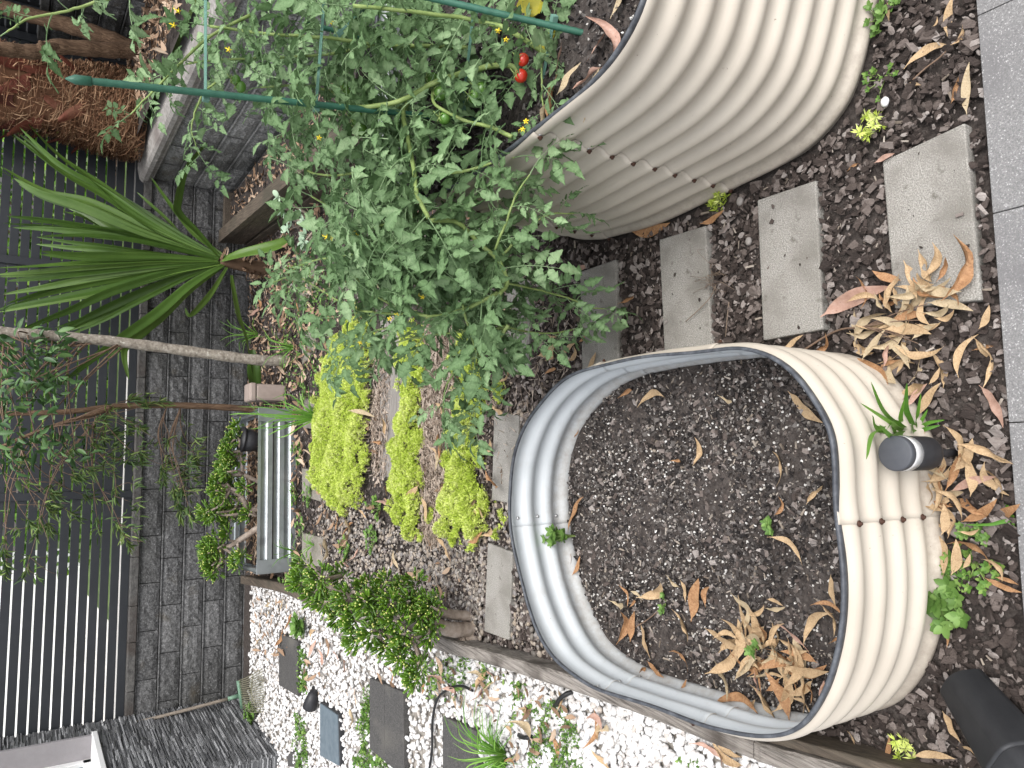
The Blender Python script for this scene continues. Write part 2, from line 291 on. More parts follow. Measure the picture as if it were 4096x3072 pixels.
# patio slabs in front
e0 = np.array([-.02, .708, 0]); ed = np.array([.851, .105, 0]); ed /= np.linalg.norm(ed); en = np.array([ed[1], -ed[0], 0]); mb = MB()
Mp = np.column_stack([ed, en, [0, 0, 1]])
for i in range(-4, 5):
    for j in range(4): mb.box(e0+ed*(.4265*(i+.5))+en*(.43*(j+.5))+[0, 0, -.012], (.4245, .428, .06), M=Mp)
tag(build('patio', mb, K['patio'], bevel=.0015, smooth=False), kind='structure')
# upper level behind the retaining wall, and the terrace on the right
SD = np.array([.165, -.986, 0]); SN = np.array([-.986, -.165, 0]); S0 = np.array([1.415, 6.93, 0])   # side wall face, SN points to the garden
MS = np.column_stack([SD, SN, [0, 0, 1]])
def sp(s, off=0., z=0.): return S0+SD*s+SN*off+np.array([0, 0, z])
mb = MB(); mb.box(fp(0, 15.6, .38), (60, 31, .76), M=MF); tag(build('upper_ground', mb, K['lawn'], smooth=False), kind='structure')
mb = MB(); mb.box(fp(-2.2, .62, .757), (7.0, 1.0, .012), M=MF); mb.box(fp(-3.75, 3.2, .757), (5.2, 4.1, .012), M=MF); tag(build('concrete_path', mb, K['concrete'], smooth=False), kind='structure')
mb = MB(); c = [sp(-.6, -.1, .96), sp(5, -.1, .90), sp(5, -1.6, .90), sp(-.6, -1.6, .99)]; mb.add(c, [[0, 1, 2, 3]]); tag(build('terrace', mb, K['soil']), kind='structure')
# ------------------------------------------------ block walls
def block_wall(parent, base, dirn, nrm, M, s0, s1, rows, L, phase, setback=.004, bm=None):
    bm = bm or K['block']
    mb = MB(); back = MB()
    for k, (za, zb) in enumerate(rows):
        off = (len(rows)-k)*setback; s = s0
        q = phase+(L/2 if k % 2 else 0); j = math.floor((s0-q)/L)
        while q+j*L < s1:
            a, b = max(s0, q+j*L), min(s1, q+(j+1)*L); j += 1
            if b-a < .03: continue
            d = rng.uniform(0, .006)
            # each block: a face with a rough pillow and a thin lip along its top
            m, n_ = 9, 5; u = np.linspace(a+.003, b-.003, m); v = np.linspace(za+.004, zb-.010, n_)
            gu, gv = np.meshgrid(u, v, indexing='ij'); e = np.minimum(np.minimum(gu-u[0], u[-1]-gu)/.02, np.minimum(gv-v[0], v[-1]-gv)/.015).clip(0, 1)
            dd = off+d+e*(.012+rng.uniform(-.005, .005, gu.shape))-.008
            V = base+dirn*gu[..., None]+nrm*dd[..., None]+np.array([0, 0, 1])*gv[..., None]
            ii = np.arange(m*n_).reshape(m, n_); f = np.stack([ii[:-1, :-1], ii[1:, :-1], ii[1:, 1:], ii[:-1, 1:]], -1).reshape(-1, 4)
            r = rng.random(); mb.add(V.reshape(-1, 3), f, r)
            mb.box(base+dirn*((a+b)/2)+nrm*(off-.06)+[0, 0, (za+zb)/2-.003], (b-a-.006, .10, zb-za-.016), r=r, M=M)
            mb.box(base+dirn*((a+b)/2)+nrm*(off-.05)+[0, 0, zb-.0065], (b-a-.004, .114, .007), r=1.0, M=M)
    za, zb = rows[0][0], rows[-1][1]
    back.box(base+dirn*((s0+s1)/2)-nrm*.09+[0, 0, (za+zb)/2], (s1-s0, .14, zb-za-.002), M=M)
    build('block_course', mb, bm, parent, smooth=False); build('backing', back, K['joint'], parent, smooth=False)
ROWS = [(-.06, .0), (0., .147), (.147, .303), (.303, .455), (.455, .610), (.610, .762)]
t = thing('retaining_wall', 'dark split-face block wall below the slatted fence at the back', 'retaining wall', fp(0, .1))
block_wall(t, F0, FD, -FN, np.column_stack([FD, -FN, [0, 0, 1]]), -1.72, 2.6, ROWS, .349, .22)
mb = MB(); s = -1.72
while s < 2.55:
    l = rng.uniform(.19, .36); l = min(l, 2.6-s); mb.box(fp(s+l/2, .055, .791), (l-.003, .17, .056), M=MF, r=rng.random()); s += l
build('wall_cap', mb, K['blockcap'], t, bevel=.006, smooth=False)
t = thing('retaining_wall', 'dark block wall running along the right side under the palm, pale rounded cap', 'retaining wall', sp(1, -.1))
block_wall(t, S0, SD, SN, np.column_stack([SD, SN, [0, 0, 1]]), -.25, 4.6, ROWS, .349, .1, bm=K['sideblock_lit'])
mb = MB(); s = -.30
while s < 4.6:
    l = .35; prof = [(.035, .775), (.045, .80), (.040, .83), (.02, .85), (-.06, .868), (-.235, .868), (-.235, .765), (.035, .765)]
    A = [sp(s+.0015, o, z) for o, z in prof]; B = [sp(s+l-.0015, o, z) for o, z in prof]; n = len(prof)
    mb.add(A+B, [[i, (i+1) % n, n+(i+1) % n, n+i] for i in range(n)]+[list(range(n))[::-1], list(range(n, 2*n))], rng.random()); s += l
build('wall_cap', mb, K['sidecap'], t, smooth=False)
T0 = sp(-.25, -.93, 0)
t = thing('retaining_wall', 'dark block wall behind the terrace litter and two brown trunks', 'retaining wall', T0+[0, 0, .9])
block_wall(t, T0, SD, SN, np.column_stack([SD, SN, [0, 0, 1]]), -.3, 3.5, [(.92, 1.07), (1.07, 1.22), (1.22, 1.37), (1.37, 1.52)], .35, .0)
mb = MB(); mb.box(T0+SD*1.6-SN*.08+[0, 0, 1.55], (3.8, .2, .055), M=MS); build('wall_cap', mb, K['blockcap'], t, bevel=.006, smooth=False)
# ------------------------------------------------ slatted fences
PIT = .0667
def fence(name, label, base, dirn, nrm, M, s0, s1, z0, nsl, posts, extra=0):
    t = thing(name, label, 'fence', base+dirn*s0)
    mb = MB()
    for k in range(nsl): mb.box(base+dirn*((s0+s1)/2)+nrm*.03+[0, 0, z0+PIT*k+.0275], (s1-s0, .016, .0555), M=M)
    build('slat_panel', mb, K['fence'], t, smooth=False, bevel=.0015)
    for s, wd in posts:
        mb = MB(); mb.box(base+dirn*s+nrm*.012+[0, 0, z0+nsl*PIT/2-.02], (wd, .016, nsl*PIT+.05), M=M); mb.box(base+dirn*s+nrm*.062+[0, 0, z0+nsl*PIT/2-.02], (wd, .045, nsl*PIT+.05), M=M)
        build('post', mb, K['fence'], t, smooth=False, bevel=.002)
    return t
fence('slat_fence', 'long charcoal slatted fence on top of the back retaining wall', F0, FD, FN, MF, -1.75, 3.55, .8215, 26, [(-1.66, .08), (.015, .055), (1.70, .06), (3.4, .06)])
TF = T0+np.array([0, 0, 0])
fence('slat_fence', 'charcoal slatted fence above the dark terrace wall at the upper right', TF, SD, -SN, np.column_stack([SD, -SN, [0, 0, 1]]), -.25, 3.5, 1.585, 14, [(.9, .06), (2.6, .06)])
# ------------------------------------------------ timber box at the foot of the side wall
b0 = np.array([.985, 6.42, 0]); bd = np.array([.09, -1.083, 0]); bd /= np.linalg.norm(bd); bn = np.array([bd[1], -bd[0], 0])*1.0   # bn: towards the garden (-x)
MBX = np.column_stack([bd, -bn, [0, 0, 1]])
t = thing('timber_planter', 'low brown timber sleeper bed at the foot of the side wall', 'planter box', b0)
def plank(parent, name, c, size, M, m, bev=.004, r=.5):
    mb = MB(); V = np.array([[x, y, z] for x in np.linspace(-.5, .5, 12) for y in (-.5, .5) for z in (-.5, .5)])*size
    return build(name, MB().box(c, size, M=M, r=r), m, parent, smooth=False, bevel=bev)
Lb = 2.6
plank(t, 'board', b0+bd*Lb/2-bn*.04+[0, 0, .075/2-.02], (Lb, .05, .115), MBX, K['darkwood'])
plank(t, 'board', b0+bd*Lb/2-bn*.042+[0, 0, .165], (Lb, .046, .135), MBX, K['darkwood'])
plank(t, 'top_beam', b0+bd*(Lb/2-.0)-bn*.062+[0, 0, .262], (Lb, .105, .05), MBX, K['darkwood'])
plank(t, 'end_board', b0-bn*.24+[0, 0, .12]-bd*.03, (.05, .40, .26), MBX, K['darkwood'])
mb = MB(); q = [b0-bn*.08+[0, 0, .2], b0+bd*Lb-bn*.08+[0, 0, .2], b0+bd*Lb-bn*.62+[0, 0, .2], b0-bn*.40+[0, 0, .2]]; mb.add(q, [[0, 1, 2, 3]])
build('bed_soil', mb, K['soil'], t)
# ------------------------------------------------ sleeper edging between mulch and pebbles
def sleeper(pts, w, z0, z1, label, m, side=0.):
    P = spline(pts, 6); T = np.gradient(P, axis=0); T /= np.linalg.norm(T, axis=1)[:, None]; Nn = np.column_stack([-T[:, 1], T[:, 0], T[:, 2]*0]); mb = MB(); k = len(P)
    cs = [(-w/2+.003, z0), (w/2-.003, z0), (w/2, z1-.006), (w/2-.006, z1), (-w/2+.006, z1), (-w/2, z1-.006)]
    V = np.concatenate([P+Nn*(o+side)+[0, 0, z]+rng.normal(0, .0006, (k, 3)) for o, z in cs]); c = len(cs)
    F = [[j*k+i, j*k+i+1, ((j+1) % c)*k+i+1, ((j+1) % c)*k+i] for j in range(c) for i in range(k-1)]+[[j*k for j in range(c)], [j*k+k-1 for j in range(c)][::-1]]
    o = build('timber_sleeper', mb.add(V, F), m, smooth=False); tag(o, label, 'garden edging', 'timber sleepers edging the pebble path'); return o
SL = SLP
sleeper(SL[0:3]+[SL[2]+(SL[3]-SL[2])*.08], .046, -.03, .10, 'weathered grey edging sleeper at the near corner beside the patio', K['sleeper'])
sleeper([SL[2]+(SL[3]-SL[2])*.085]+SL[3:5]+[SL[4]+(SL[5]-SL[4])*.85], .048, -.03, .10, 'grey weathered sleeper with dark burnt patches under the left rim of the low bed', K['sleeper'])
sleeper([SL[4]+(SL[5]-SL[4])*.86, SL[5], SL[5]+(SL[6]-SL[5])*.9], .056, -.03, .10, 'dark grey edging sleeper under the finger-leaved jade bush', K['sleeper'])
sleeper([SL[5]+(SL[6]-SL[5])*.91, SL[6], SL[7], SL[8]], .06, -.03, .10, 'dark edging sleeper beside the steel planter reaching the back wall', K['darkwood'])
tag(build('timber_board', MB().box([-.775, .90, .03], (.024, .74, .11), rz=rad(10.6), r=.4), K['darkwood'], smooth=False, bevel=.004), 'brown timber board lying flat against the mulch side of the near sleeper', 'board')
# ------------------------------------------------ house corner with stacked slate cladding and window
t = thing('house_wall', 'house corner clad in stacked grey slate with a recessed window', 'house', (-2.6, 5.4, 0))
ya, yb, xw = 5.03, 6.06, -2.565; wy0, wy1, wz0 = 4.2, 5.84, 1.04
mb = MB(); z = -.03
while z < 2.75:
    h = rng.uniform(.005, .011); y = ya+.012+rng.uniform(-.2, 0)
    while y < yb:
        l = rng.uniform(.05, .24); a, b = max(y, ya), min(y+l, yb); y += l
        if z > wz0: a = max(a, wy1)
        if b-a > .01:
            d = rng.uniform(.010, .030); mb.box([xw-.03+d/2+.004-.012*0, (a+b)/2, z+h/2], (d+.02, b-a-.0015, h-.0015), r=rng.random(), rz=rng.normal(0, .003))
    x = xw-.03+rng.uniform(0, .1)
    while x > -4.2:
        l = rng.uniform(.09, .34); a, b = max(x-l, -4.2), min(x, xw-.004+rng.uniform(-.01, .0)); x -= l
        if b-a > .01:
            d = rng.uniform(.014, .034); mb.box([(a+b)/2, ya+.03-d/2-.004, z+h/2], (b-a-.0015, d+.02, h-.0015), r=rng.random(), rz=rng.normal(0, .003))
    z += h
build('slate_cladding', mb, K['clad'], t, smooth=False)
mb = MB(); mb.box([xw-.24, (ya+yb)/2+.015, .49], (.40, yb-ya-.05, 1.06), M=None); mb.box([xw-.24, (wy1+yb)/2+.01, 1.9], (.40, yb-wy1-.02, 1.72)); mb.box([-3.4, ya+.2, 1.35], (1.3, .3, 2.78))
build('wall_core', mb, K['joint'], t, smooth=False)
wf = MB(); wf.box([xw-.07, wy1-.012, 1.9], (.17, .024, 1.72)); wr = build('window_reveal', wf, K['reveal'], t, smooth=False)
ws = MB(); ws.box([xw-.065, 5.50, wz0-.006], (.19, .70, .034)); build('window_sill', ws, K['whiteframe'], t, smooth=False, bevel=.004)
wn = MB(); wn.box([xw-.16, wy1-.05, 1.9], (.04, .05, 1.70)); wn.box([xw-.16, 5.47, wz0+.035], (.04, .68, .05)); fr = build('window_frame', wn, K['whiteframe'], t, smooth=False, bevel=.003)
wg = MB(); wg.box([xw-.17, 5.47, 1.9], (.008, .70, 1.68)); g_ = build('pane', wg, K['glass'], fr, smooth=False)
# ------------------------------------------------ what shows through the fence
t = thing('neighbour_house', 'white rendered house seen in slivers through the left fence gaps', 'house', (-6, 11, .76))
mb = MB(); mb.box([-7.15, 11.3, 2.6], (9.0, 3, 3.7), rz=PSI); build('wall', mb, K['whitewall'], t, smooth=False)
mb = MB(); mb.box([-7.2, 11.3, 4.5], (9.8, 4, .12), rz=PSI); build('roof', mb, K['fence'], t, smooth=False)
LT = (np.array([[0, 0, 0], [.5, .28, .04], [1, 0, 0], [.5, -.28, .04]]), np.array([[0, 1, 2, 3]]))
def shrub(label, cen, size, n, leaf, m, stems=5):
    t = thing('hedge_shrub', label, 'shrub', (cen[0], cen[1], .76), 'shrubs beyond the fence')
    d = rng.normal(0, 1, (n, 3)); d /= np.linalg.norm(d, axis=1)[:, None]; rr = rng.random(n)**.4
    cl = rng.normal(0, 1, (12, 3)); cl /= np.linalg.norm(cl, axis=1)[:, None]
    P = np.array(cen)+np.array(size)*(d*rr[:, None]*(.75+.35*np.max(d@cl.T, axis=1)[:, None]))
    P = P[P[:, 2] > .78]; mb = MB(); mb.inst(LT, euler(rng.uniform(0, 6.3, len(P)), rng.uniform(-.8, .8, len(P)), rng.uniform(-1, 1, len(P)), rng.uniform(.6, 1.3, len(P))*leaf), P)
    build('foliage', mb, m, t); s = MB()
    for k in range(stems):
        a = rng.uniform(0, 6.3); s.tube(spline([[cen[0]+.1*math.cos(a), cen[1]+.1*math.sin(a), .74], [cen[0]+.3*size[0]*math.cos(a), cen[1]+.3*size[1]*math.sin(a), cen[2]], [cen[0]+.6*size[0]*math.cos(a), cen[1]+.6*size[1]*math.sin(a), cen[2]+.5*size[2]]], 4), np.linspace(.03, .008, 9), 6)
    build('stem', s, K['twig'], t)
shrub('bright green hedge shrub behind the middle of the fence', (-.9, 8.6, 1.35), (1.15, .6, .95), 3600, .11, K['hedge'])
shrub('yellow-green hedge shrub behind the fence right of the strap leaves', (1.1, 9.0, 1.45), (1.2, .7, 1.0), 3600, .11, K['hedge'])
shrub('broad green shrub beyond the fence behind the palm trunk', (3.1, 9.2, 1.6), (1.2, .7, 1.1), 3400, .11, K['hedge'])
shrub('leafy shrub beyond the upper right terrace fence', (4.6, 6.6, 1.9), (.8, 1.6, 1.2), 2600, .10, K['hedge'])
# ---------------------------------------------------------------- corrugated raised beds
def closed_path(pts, n=260):
    P = np.array(pts, float); P = np.vstack([P, P[:3]]); S = spline(np.column_stack([P, np.zeros(len(P))]), 10)[10:-10, :2]
    d = np.r_[0, np.cumsum(np.linalg.norm(np.diff(S, axis=0), axis=1))]; L = d[-1]
    u = np.linspace(0, L, n, endpoint=False); Q = np.column_stack([np.interp(u, d, S[:, 0]), np.interp(u, d, S[:, 1])])
    k = np.exp(-np.arange(-4, 5)**2/4.0); k /= k.sum(); Q = sum(np.roll(Q, i, 0)*w_ for i, w_ in zip(range(-4, 5), k))
    T = np.roll(Q, -1, 0)-np.roll(Q, 1, 0); T /= np.linalg.norm(T, axis=1)[:, None]
    A = .5*np.sum(Q[:, 0]*np.roll(Q[:, 1], -1)-Q[:, 1]*np.roll(Q[:, 0], -1)); N = np.column_stack([T[:, 1], -T[:, 0]])*(1 if A > 0 else -1)
    return Q, N, L
def raised_bed(name, label, pts, zb, zt, pitch, zval, seams, amp, parts_label=''):
    Q, N, L = closed_path(pts); n = len(Q); ds = L/n; c = Q.mean(0)
    t = thing(name, label, 'raised bed', (c[0], c[1], zb))
    nz = int((zt-zb)/pitch*14); Z = np.linspace(zb, zt, nz); ph = (Z-zval)/pitch*2*math.pi
    off = amp*(1-np.cos(ph))-amp; off = np.sign(off)*np.abs(off/amp)**.8*amp
    ix = sorted(int(np.argmin(np.sum((Q-np.array(s))**2, 1))) for s in seams); ov = max(2, int(.035/ds))
    for a, b, k in zip(ix, ix[1:]+[ix[0]+n], range(99)):
        I = np.arange(a-ov, b+1) % n; m = len(I); o2 = np.full(m, .0); o2[:ov] = .0026
        o2[ov:ov+3] = [.0018, .001, .0004]; tt = .0011
        mb = MB()
        for sgn, mi in ((1, 0), (-1, 1)):
            oo = off[None, :]+o2[:, None]+(0 if sgn > 0 else -tt)
            V = np.concatenate([np.repeat(Q[I][:, None], nz, 1)+N[I][:, None]*oo[..., None], np.broadcast_to(Z[None, :, None], (m, nz, 1))], 2)
            ii = np.arange(m*nz).reshape(m, nz); f = np.stack([ii[:-1, :-1], ii[1:, :-1], ii[1:, 1:], ii[:-1, 1:]], -1).reshape(-1, 4); mb.add(V.reshape(-1, 3), f, .5, mi)
        v0 = np.concatenate(mb.V)
        e = [[j, j+1, m*nz+j+1, m*nz+j] for j in range(nz-1)]+[[(m-1)*nz+j, (m-1)*nz+j+1, m*nz+(m-1)*nz+j+1, m*nz+(m-1)*nz+j] for j in range(nz-1)]+[[i*nz+nz-1, (i+1)*nz+nz-1, m*nz+(i+1)*nz+nz-1, m*nz+i*nz+nz-1] for i in range(m-1)]
        mb.F.append((np.array(e), 0)); build('corrugated_panel', mb, [K['cream'], K['galv']], t)
    # rubber trim over the top edge, riding a little loose
    wob = .0012*np.sin(np.arange(n)/n*2*math.pi*5)+.0015*np.sin(np.arange(n)/n*2*math.pi*11+1)
    sec = [(.0042, -.011), (.0048, -.003), (.004, .002), (.0, .0032), (-.0035, .002), (-.0036, -.002), (-.0028, -.006)]; mb = MB(); V = []
    base = off[-1]
    for o_, z_ in sec: V.append(np.column_stack([Q+N*(base+o_+wob[:, None]), np.full(n, zt+z_)+wob*.8]))
    k = len(sec); V = np.concatenate(V); F = [[j*n+i, j*n+(i+1) % n, ((j+1) % k)*n+(i+1) % n, ((j+1) % k)*n+i] for j in range(k) for i in range(n)]
    build('rubber_trim', mb.add(V, F, .5), K['rubber'], t)
    zc = [zval+pitch*(j+.5) for j in range(-12, 12) if zb+.01 < zval+pitch*(j+.5) < zt-.005]
    first = None
    for a in ix:
        i = (a-ov//2-1) % n; nn = np.array([*N[i], 0])
        for z in zc:
            p = np.array([*(Q[i]+N[i]*(amp+.003)), z])+np.array([*rng.normal(0, .001, 2), 0])
            if first is None:
                mb = MB(); mb.tube([[0, 0, -.001], [.0012, 0, -.001][:0] or [.002, 0, -.001], [.0022, 0, -.001], [.0065, 0, -.001]], [.0066, .0066, .004, .0034], 8)
                mb.tube([[-.004, 0, -.001], [-.008, 0, -.001]], [.006, .0045], 8, mi=1); first = build('screw', mb, [K['rust'], K['screw']], t); s = first; s.matrix_parent_inverse = mathutils.Matrix()
            else:
                s = first.copy(); COL.objects.link(s); s.parent = t
            s.location = mathutils.Vector(p)-t.location; s.rotation_euler = (0, 0, math.atan2(nn[1], nn[0]))
    return t, Q, N
SMALL = [(.112, 1.17), (.095, 1.39), (.045, 1.68), (-.06, 1.86), (-.19, 1.95), (-.32, 1.975), (-.46, 1.95), (-.64, 1.86), (-.76, 1.73), (-.79, 1.58), (-.775, 1.40), (-.752, 1.24), (-.735, 1.11), (-.705, 1.0), (-.65, .91), (-.565, .855), (-.47, .828), (-.37, .822), (-.28, .832), (-.20, .848), (-.11, .858), (-.05, .873), (.005, .91), (.06, .96), (.095, 1.02), (.112, 1.09)]
bedS, QS, NS = raised_bed('raised_bed', 'low cream corrugated raised bed holding dark soil and fallen leaves', SMALL, -.03, .35, .076, .274, [(-.205, .845), (.1, 1.22), (.06, 1.62), (-.44, 1.955), (-.79, 1.52), (-.75, 1.19)], .0085)
TALL = [(1.25, 1.02), (1.08, 1.025), (.94, 1.045), (.83, 1.065), (.73, 1.10), (.655, 1.18), (.615, 1.28), (.585, 1.42), (.55, 1.58), (.525, 1.72), (.515, 1.88), (.515, 2.02), (.545, 2.16), (.62, 2.28), (.74, 2.36), (.9, 2.39), (1.1, 2.40), (1.3, 2.40), (1.45, 2.35), (1.56, 2.25), (1.6, 2.1), (1.6, 1.7), (1.6, 1.3), (1.55, 1.12), (1.42, 1.04)]
bedT, QT, NT = raised_bed('raised_bed', 'tall cream corrugated raised bed with the tomato plants in it', TALL, -.03, .70, .0725, .645, [(.575, 1.47), (.515, 1.98), (1.0, 2.4), (1.6, 1.8), (1.35, 1.02)], .0085)
def soil_fill(name, Q, N, z, amp):
    R = np.linspace(0, 1, 26); c = Q.mean(0); V = []; n = len(Q)
    for r in R:
        P = c+(Q-c)*r; V.append(np.column_stack([P, z+amp*(np.sin(P[:, 0]*17+P[:, 1]*9)+np.sin(P[:, 1]*23-P[:, 0]*7)+.7*np.sin(P[:, 0]*41+1)*np.sin(P[:, 1]*37))]))
    F = [[j*n+i, j*n+(i+1) % n, (j+1)*n+(i+1) % n, (j+1)*n+i] for j in range(25) for i in range(n)]
    return tag(build(name, MB().add(np.concatenate(V), F, .5), K['soil']), kind='structure')
ZS, ZT = .120, .606
soil_fill('soil_surface', QS-NS*.0100, NS, ZS, .003); soil_fill('soil_surface', QT+NT*.003, NT, ZT, .003)
# ---------------------------------------------------------------- pavers and steps
def slab(name, src, z, th, label, cat, m, group=None, bev=.004, world=None, r=.5, parent=None):
    P = np.array([G(x, y, z) for x, y in src]) if world is None else np.array([[*p, z] for p in world])
    c = P.mean(0); B = P-[0, 0, th]; V = np.vstack([P, B]); a = np.cross(P[1]-P[0], P[2]-P[0])[2]
    F = [[0, 1, 2, 3], [7, 6, 5, 4]]+[[(i+1) % 4, i, 4+i, 4+(i+1) % 4] for i in range(4)]
    if a < 0: F = [f[::-1] for f in F]
    o = build(name, MB().add(V, F, r), m, parent, smooth=False, bevel=bev, loc=c if parent is None else None)
    if label: tag(o, label, cat, group)
    return o
GP = 'concrete pavers of the mulch path'
slab('concrete_paver', [(3528, 645), (3858, 490), (3925, 1200), (3577, 1235)], .022, .06, 'nearest concrete paver, beside the dark patio, half under dry leaves', 'paver', K['paver'], GP)
slab('concrete_paver', [(3028, 800), (3263, 720), (3290, 1318), (3052, 1362)], .022, .06, 'bare concrete paver, second from the patio, beside the low bed corner', 'paver', K['paver'], GP)
slab('concrete_paver', [(2636, 958), (2821, 902), (2847, 1383), (2657, 1418)], .022, .06, 'concrete paver with dry roots and one brown leaf lying on it', 'paver', K['paver'], GP)
slab('concrete_paver', [(2319, 1087), (2462, 1037), (2473, 1468), (2328, 1500)], .022, .06, 'concrete paver under the lowest tomato shoot, touching the bed rim', 'paver', K['paver'], GP)
slab('concrete_paver', None, .02, .05, 'shaded concrete paver under the tomato leaves behind the low bed', 'paver', K['paver'], GP, world=[(.40, 2.40), (.42, 2.57), (.06, 2.53), (.04, 2.37)])
slab('concrete_paver', None, .02, .05, 'concrete paver half hidden by the rim at the middle back of the low bed', 'paver', K['paver'], GP, world=[(-.12, 2.42), (-.11, 2.60), (-.47, 2.58), (-.46, 2.40)])
slab('concrete_paver', None, .02, .05, 'concrete paver among river pebbles by the back left corner of the low bed', 'paver', K['paver'], GP, world=[(-.645, 2.41), (-.645, 2.59), (-1.0, 2.58), (-.98, 2.40)])
GO = 'weathered pavers in front of the steel planter'
slab('weathered_paver', None, .015, .05, 'weathered paver under the long grass clump at the planter corner', 'paver', K['oldpaver'], GO, world=[(-.18, 4.62), (-.17, 4.95), (-.37, 4.93), (-.35, 4.60)])
slab('weathered_paver', None, .015, .05, 'weathered paver at the middle of the steel planter beside yellow sedum', 'paver', K['oldpaver'], GO, world=[(-.61, 4.55), (-.63, 4.90), (-.81, 4.87), (-.79, 4.53)])
slab('weathered_paver', None, .015, .05, 'weathered paver at the left end of the steel planter, grass weed on it', 'paver', K['oldpaver'], GO, world=[(-1.0, 4.46), (-1.04, 4.83), (-1.24, 4.80), (-1.17, 4.43)])
slab('weathered_paver', None, .015, .05, 'weathered paver right of the grey tree trunk among weeds', 'paver', K['oldpaver'], GO, world=[(.30, 4.83), (.22, 5.06), (.04, 5.02), (.16, 4.76)])
slab('weathered_paver', None, .015, .05, 'weathered paver nearest the timber sleeper bed under tomato tips', 'paver', K['oldpaver'], GO, world=[(.70, 4.86), (.63, 5.14), (.43, 5.16), (.52, 4.86)])
slab('timber_board', None, .022, .04, 'grey timber board lying between the back two sedum strips', 'board', K['greywood'], None, world=[(.36, 3.61), (.36, 3.78), (-.54, 3.66), (-.51, 3.58)])
slab('timber_board', None, .026, .045, 'wider grey timber board lying beside its neighbour in the sedum', 'board', K['greywood'], None, world=[(.36, 3.44), (.36, 3.60), (-.51, 3.57), (-.50, 3.46)])
GS = 'charcoal stepping stones in the white pebbles'
def step(src, label):
    P = [G(x, y, .04) for x, y in src]; c = sum(P)/4; t = thing('stepping_stone', label, 'stepping stone', (c[0], c[1], 0), GS)
    a, b, c_, d = P; f = .46   # two boards with a seam
    i1, i2 = a+(b-a)*f, d+(c_-d)*f; g = (b-a)/np.linalg.norm(b-a)*.0015
    for q in ([a, i1-g, i2-g, d], [i1+g, b, c_, i2+g]): slab('stone_half', None, .04, .06, None, None, K['slate'], world=[v[:2] for v in q], parent=t, bev=.003)
step([(1115, 2530), (1190, 2565), (1190, 2785), (1115, 2740)], 'farthest charcoal stepping stone, toward the back wall')
step([(1478, 2712), (1612, 2770), (1616, 3110), (1478, 2995)], 'middle charcoal stepping stone with a seam, green weeds along its far edge')
step([(1770, 2865), (1905, 2925), (1915, 3260), (1770, 3150)], 'nearest charcoal stepping stone under the spiky grass tuft')
P = [G(x, y, .045) for x, y in [(1278, 2808), (1350, 2858), (1356, 3068), (1278, 3025)]]; t = thing('ribbed_pad', 'blue-grey ribbed square pad set in the white pebbles', 'pad', (*(sum(P)/4)[:2], 0))
slab('base', None, .038, .04, None, None, K['blackplastic'], world=[p[:2] for p in P], parent=t, bev=.003)
mb = MB()
for k in range(15):
    f0, f1 = (k+.12)/15, (k+.80)/15; a0, a1, b0_, b1 = P[0]+(P[1]-P[0])*f0, P[0]+(P[1]-P[0])*f1, P[3]+(P[2]-P[3])*f0, P[3]+(P[2]-P[3])*f1
    a0, a1, b0_, b1 = [v-(v-(sum(P)/4))*.04 for v in (a0, a1, b0_, b1)]; V = np.array([a0, a1, b1, b0_]); mb.add(np.vstack([V, V-[0, 0, .007]]), [[3, 2, 1, 0], [0, 1, 5, 4], [1, 2, 6, 5], [2, 3, 7, 6], [3, 0, 4, 7]], rng.random())
build('ribs', mb, K['ribpad'], t, smooth=False)
slab('slate_piece', [(1146, 3005), (1190, 3010), (1196, 3072), (1150, 3066)], .03, .04, 'small dark slate offcut in white pebbles below the house corner', 'stone', K['slate'])
# ---------------------------------------------------------------- solar path light
b = np.array([-.092, .815, 0]); t = thing('garden_light', 'black bollard garden light with clear ring, beside the low bed', 'garden light', b)
top = .232; R_ = .0345
def ringobj(name, z0, z1, rr, m, prof=None):
    mb = MB(); a = np.linspace(0, 2*math.pi, 40, endpoint=False); rows = prof or [(z0, rr), (z1, rr)]
    V = np.concatenate([np.column_stack([b[0]+r*np.cos(a), b[1]+r*np.sin(a), np.full(40, z)]) for z, r in rows]); k = len(rows)
    F = [[j*40+i, j*40+(i+1) % 40, (j+1)*40+(i+1) % 40, (j+1)*40+i] for j in range(k-1) for i in range(40)]+[list(range(40))[::-1], [(k-1)*40+i for i in range(40)]]
    return build(name, mb.add(V, F), m, t)
ringobj('cap', 0, 0, 0, [K['lampcap']], [(.214, R_-.0015), (.2155, R_), (.228, R_), (.2305, R_-.001), (.2315, R_-.003)])
cl = bpy.data.materials.new('clear_ring'); cl.use_nodes = True; p_ = cl.node_tree.nodes['Principled BSDF']; p_.inputs['Transmission Weight'].default_value = 1.0; p_.inputs['Roughness'].default_value = .05; p_.inputs['IOR'].default_value = 1.2; p_.inputs['Base Color'].default_value = (.95, .95, .95, 1)
ringobj('clear_ring', 0, 0, 0, cl, [(.186, R_-.001), (.190, R_+.0005), (.200, R_-.002), (.210, R_+.0005), (.214, R_-.001)])
ringobj('reflector', .186, .214, .0315, K['whiteframe'])
ringobj('body', 0, 0, 0, K['lampblack'], [(.104, R_-.010), (.107, R_-.004), (.112, R_-.001), (.120, R_), (.184, R_), (.1855, R_-.001)])
mb = MB(); mb.tube([[b[0]-.000, b[1], -.05], [b[0], b[1], .105]], .0085, 12); build('stem', mb, K['lampblack'], t)
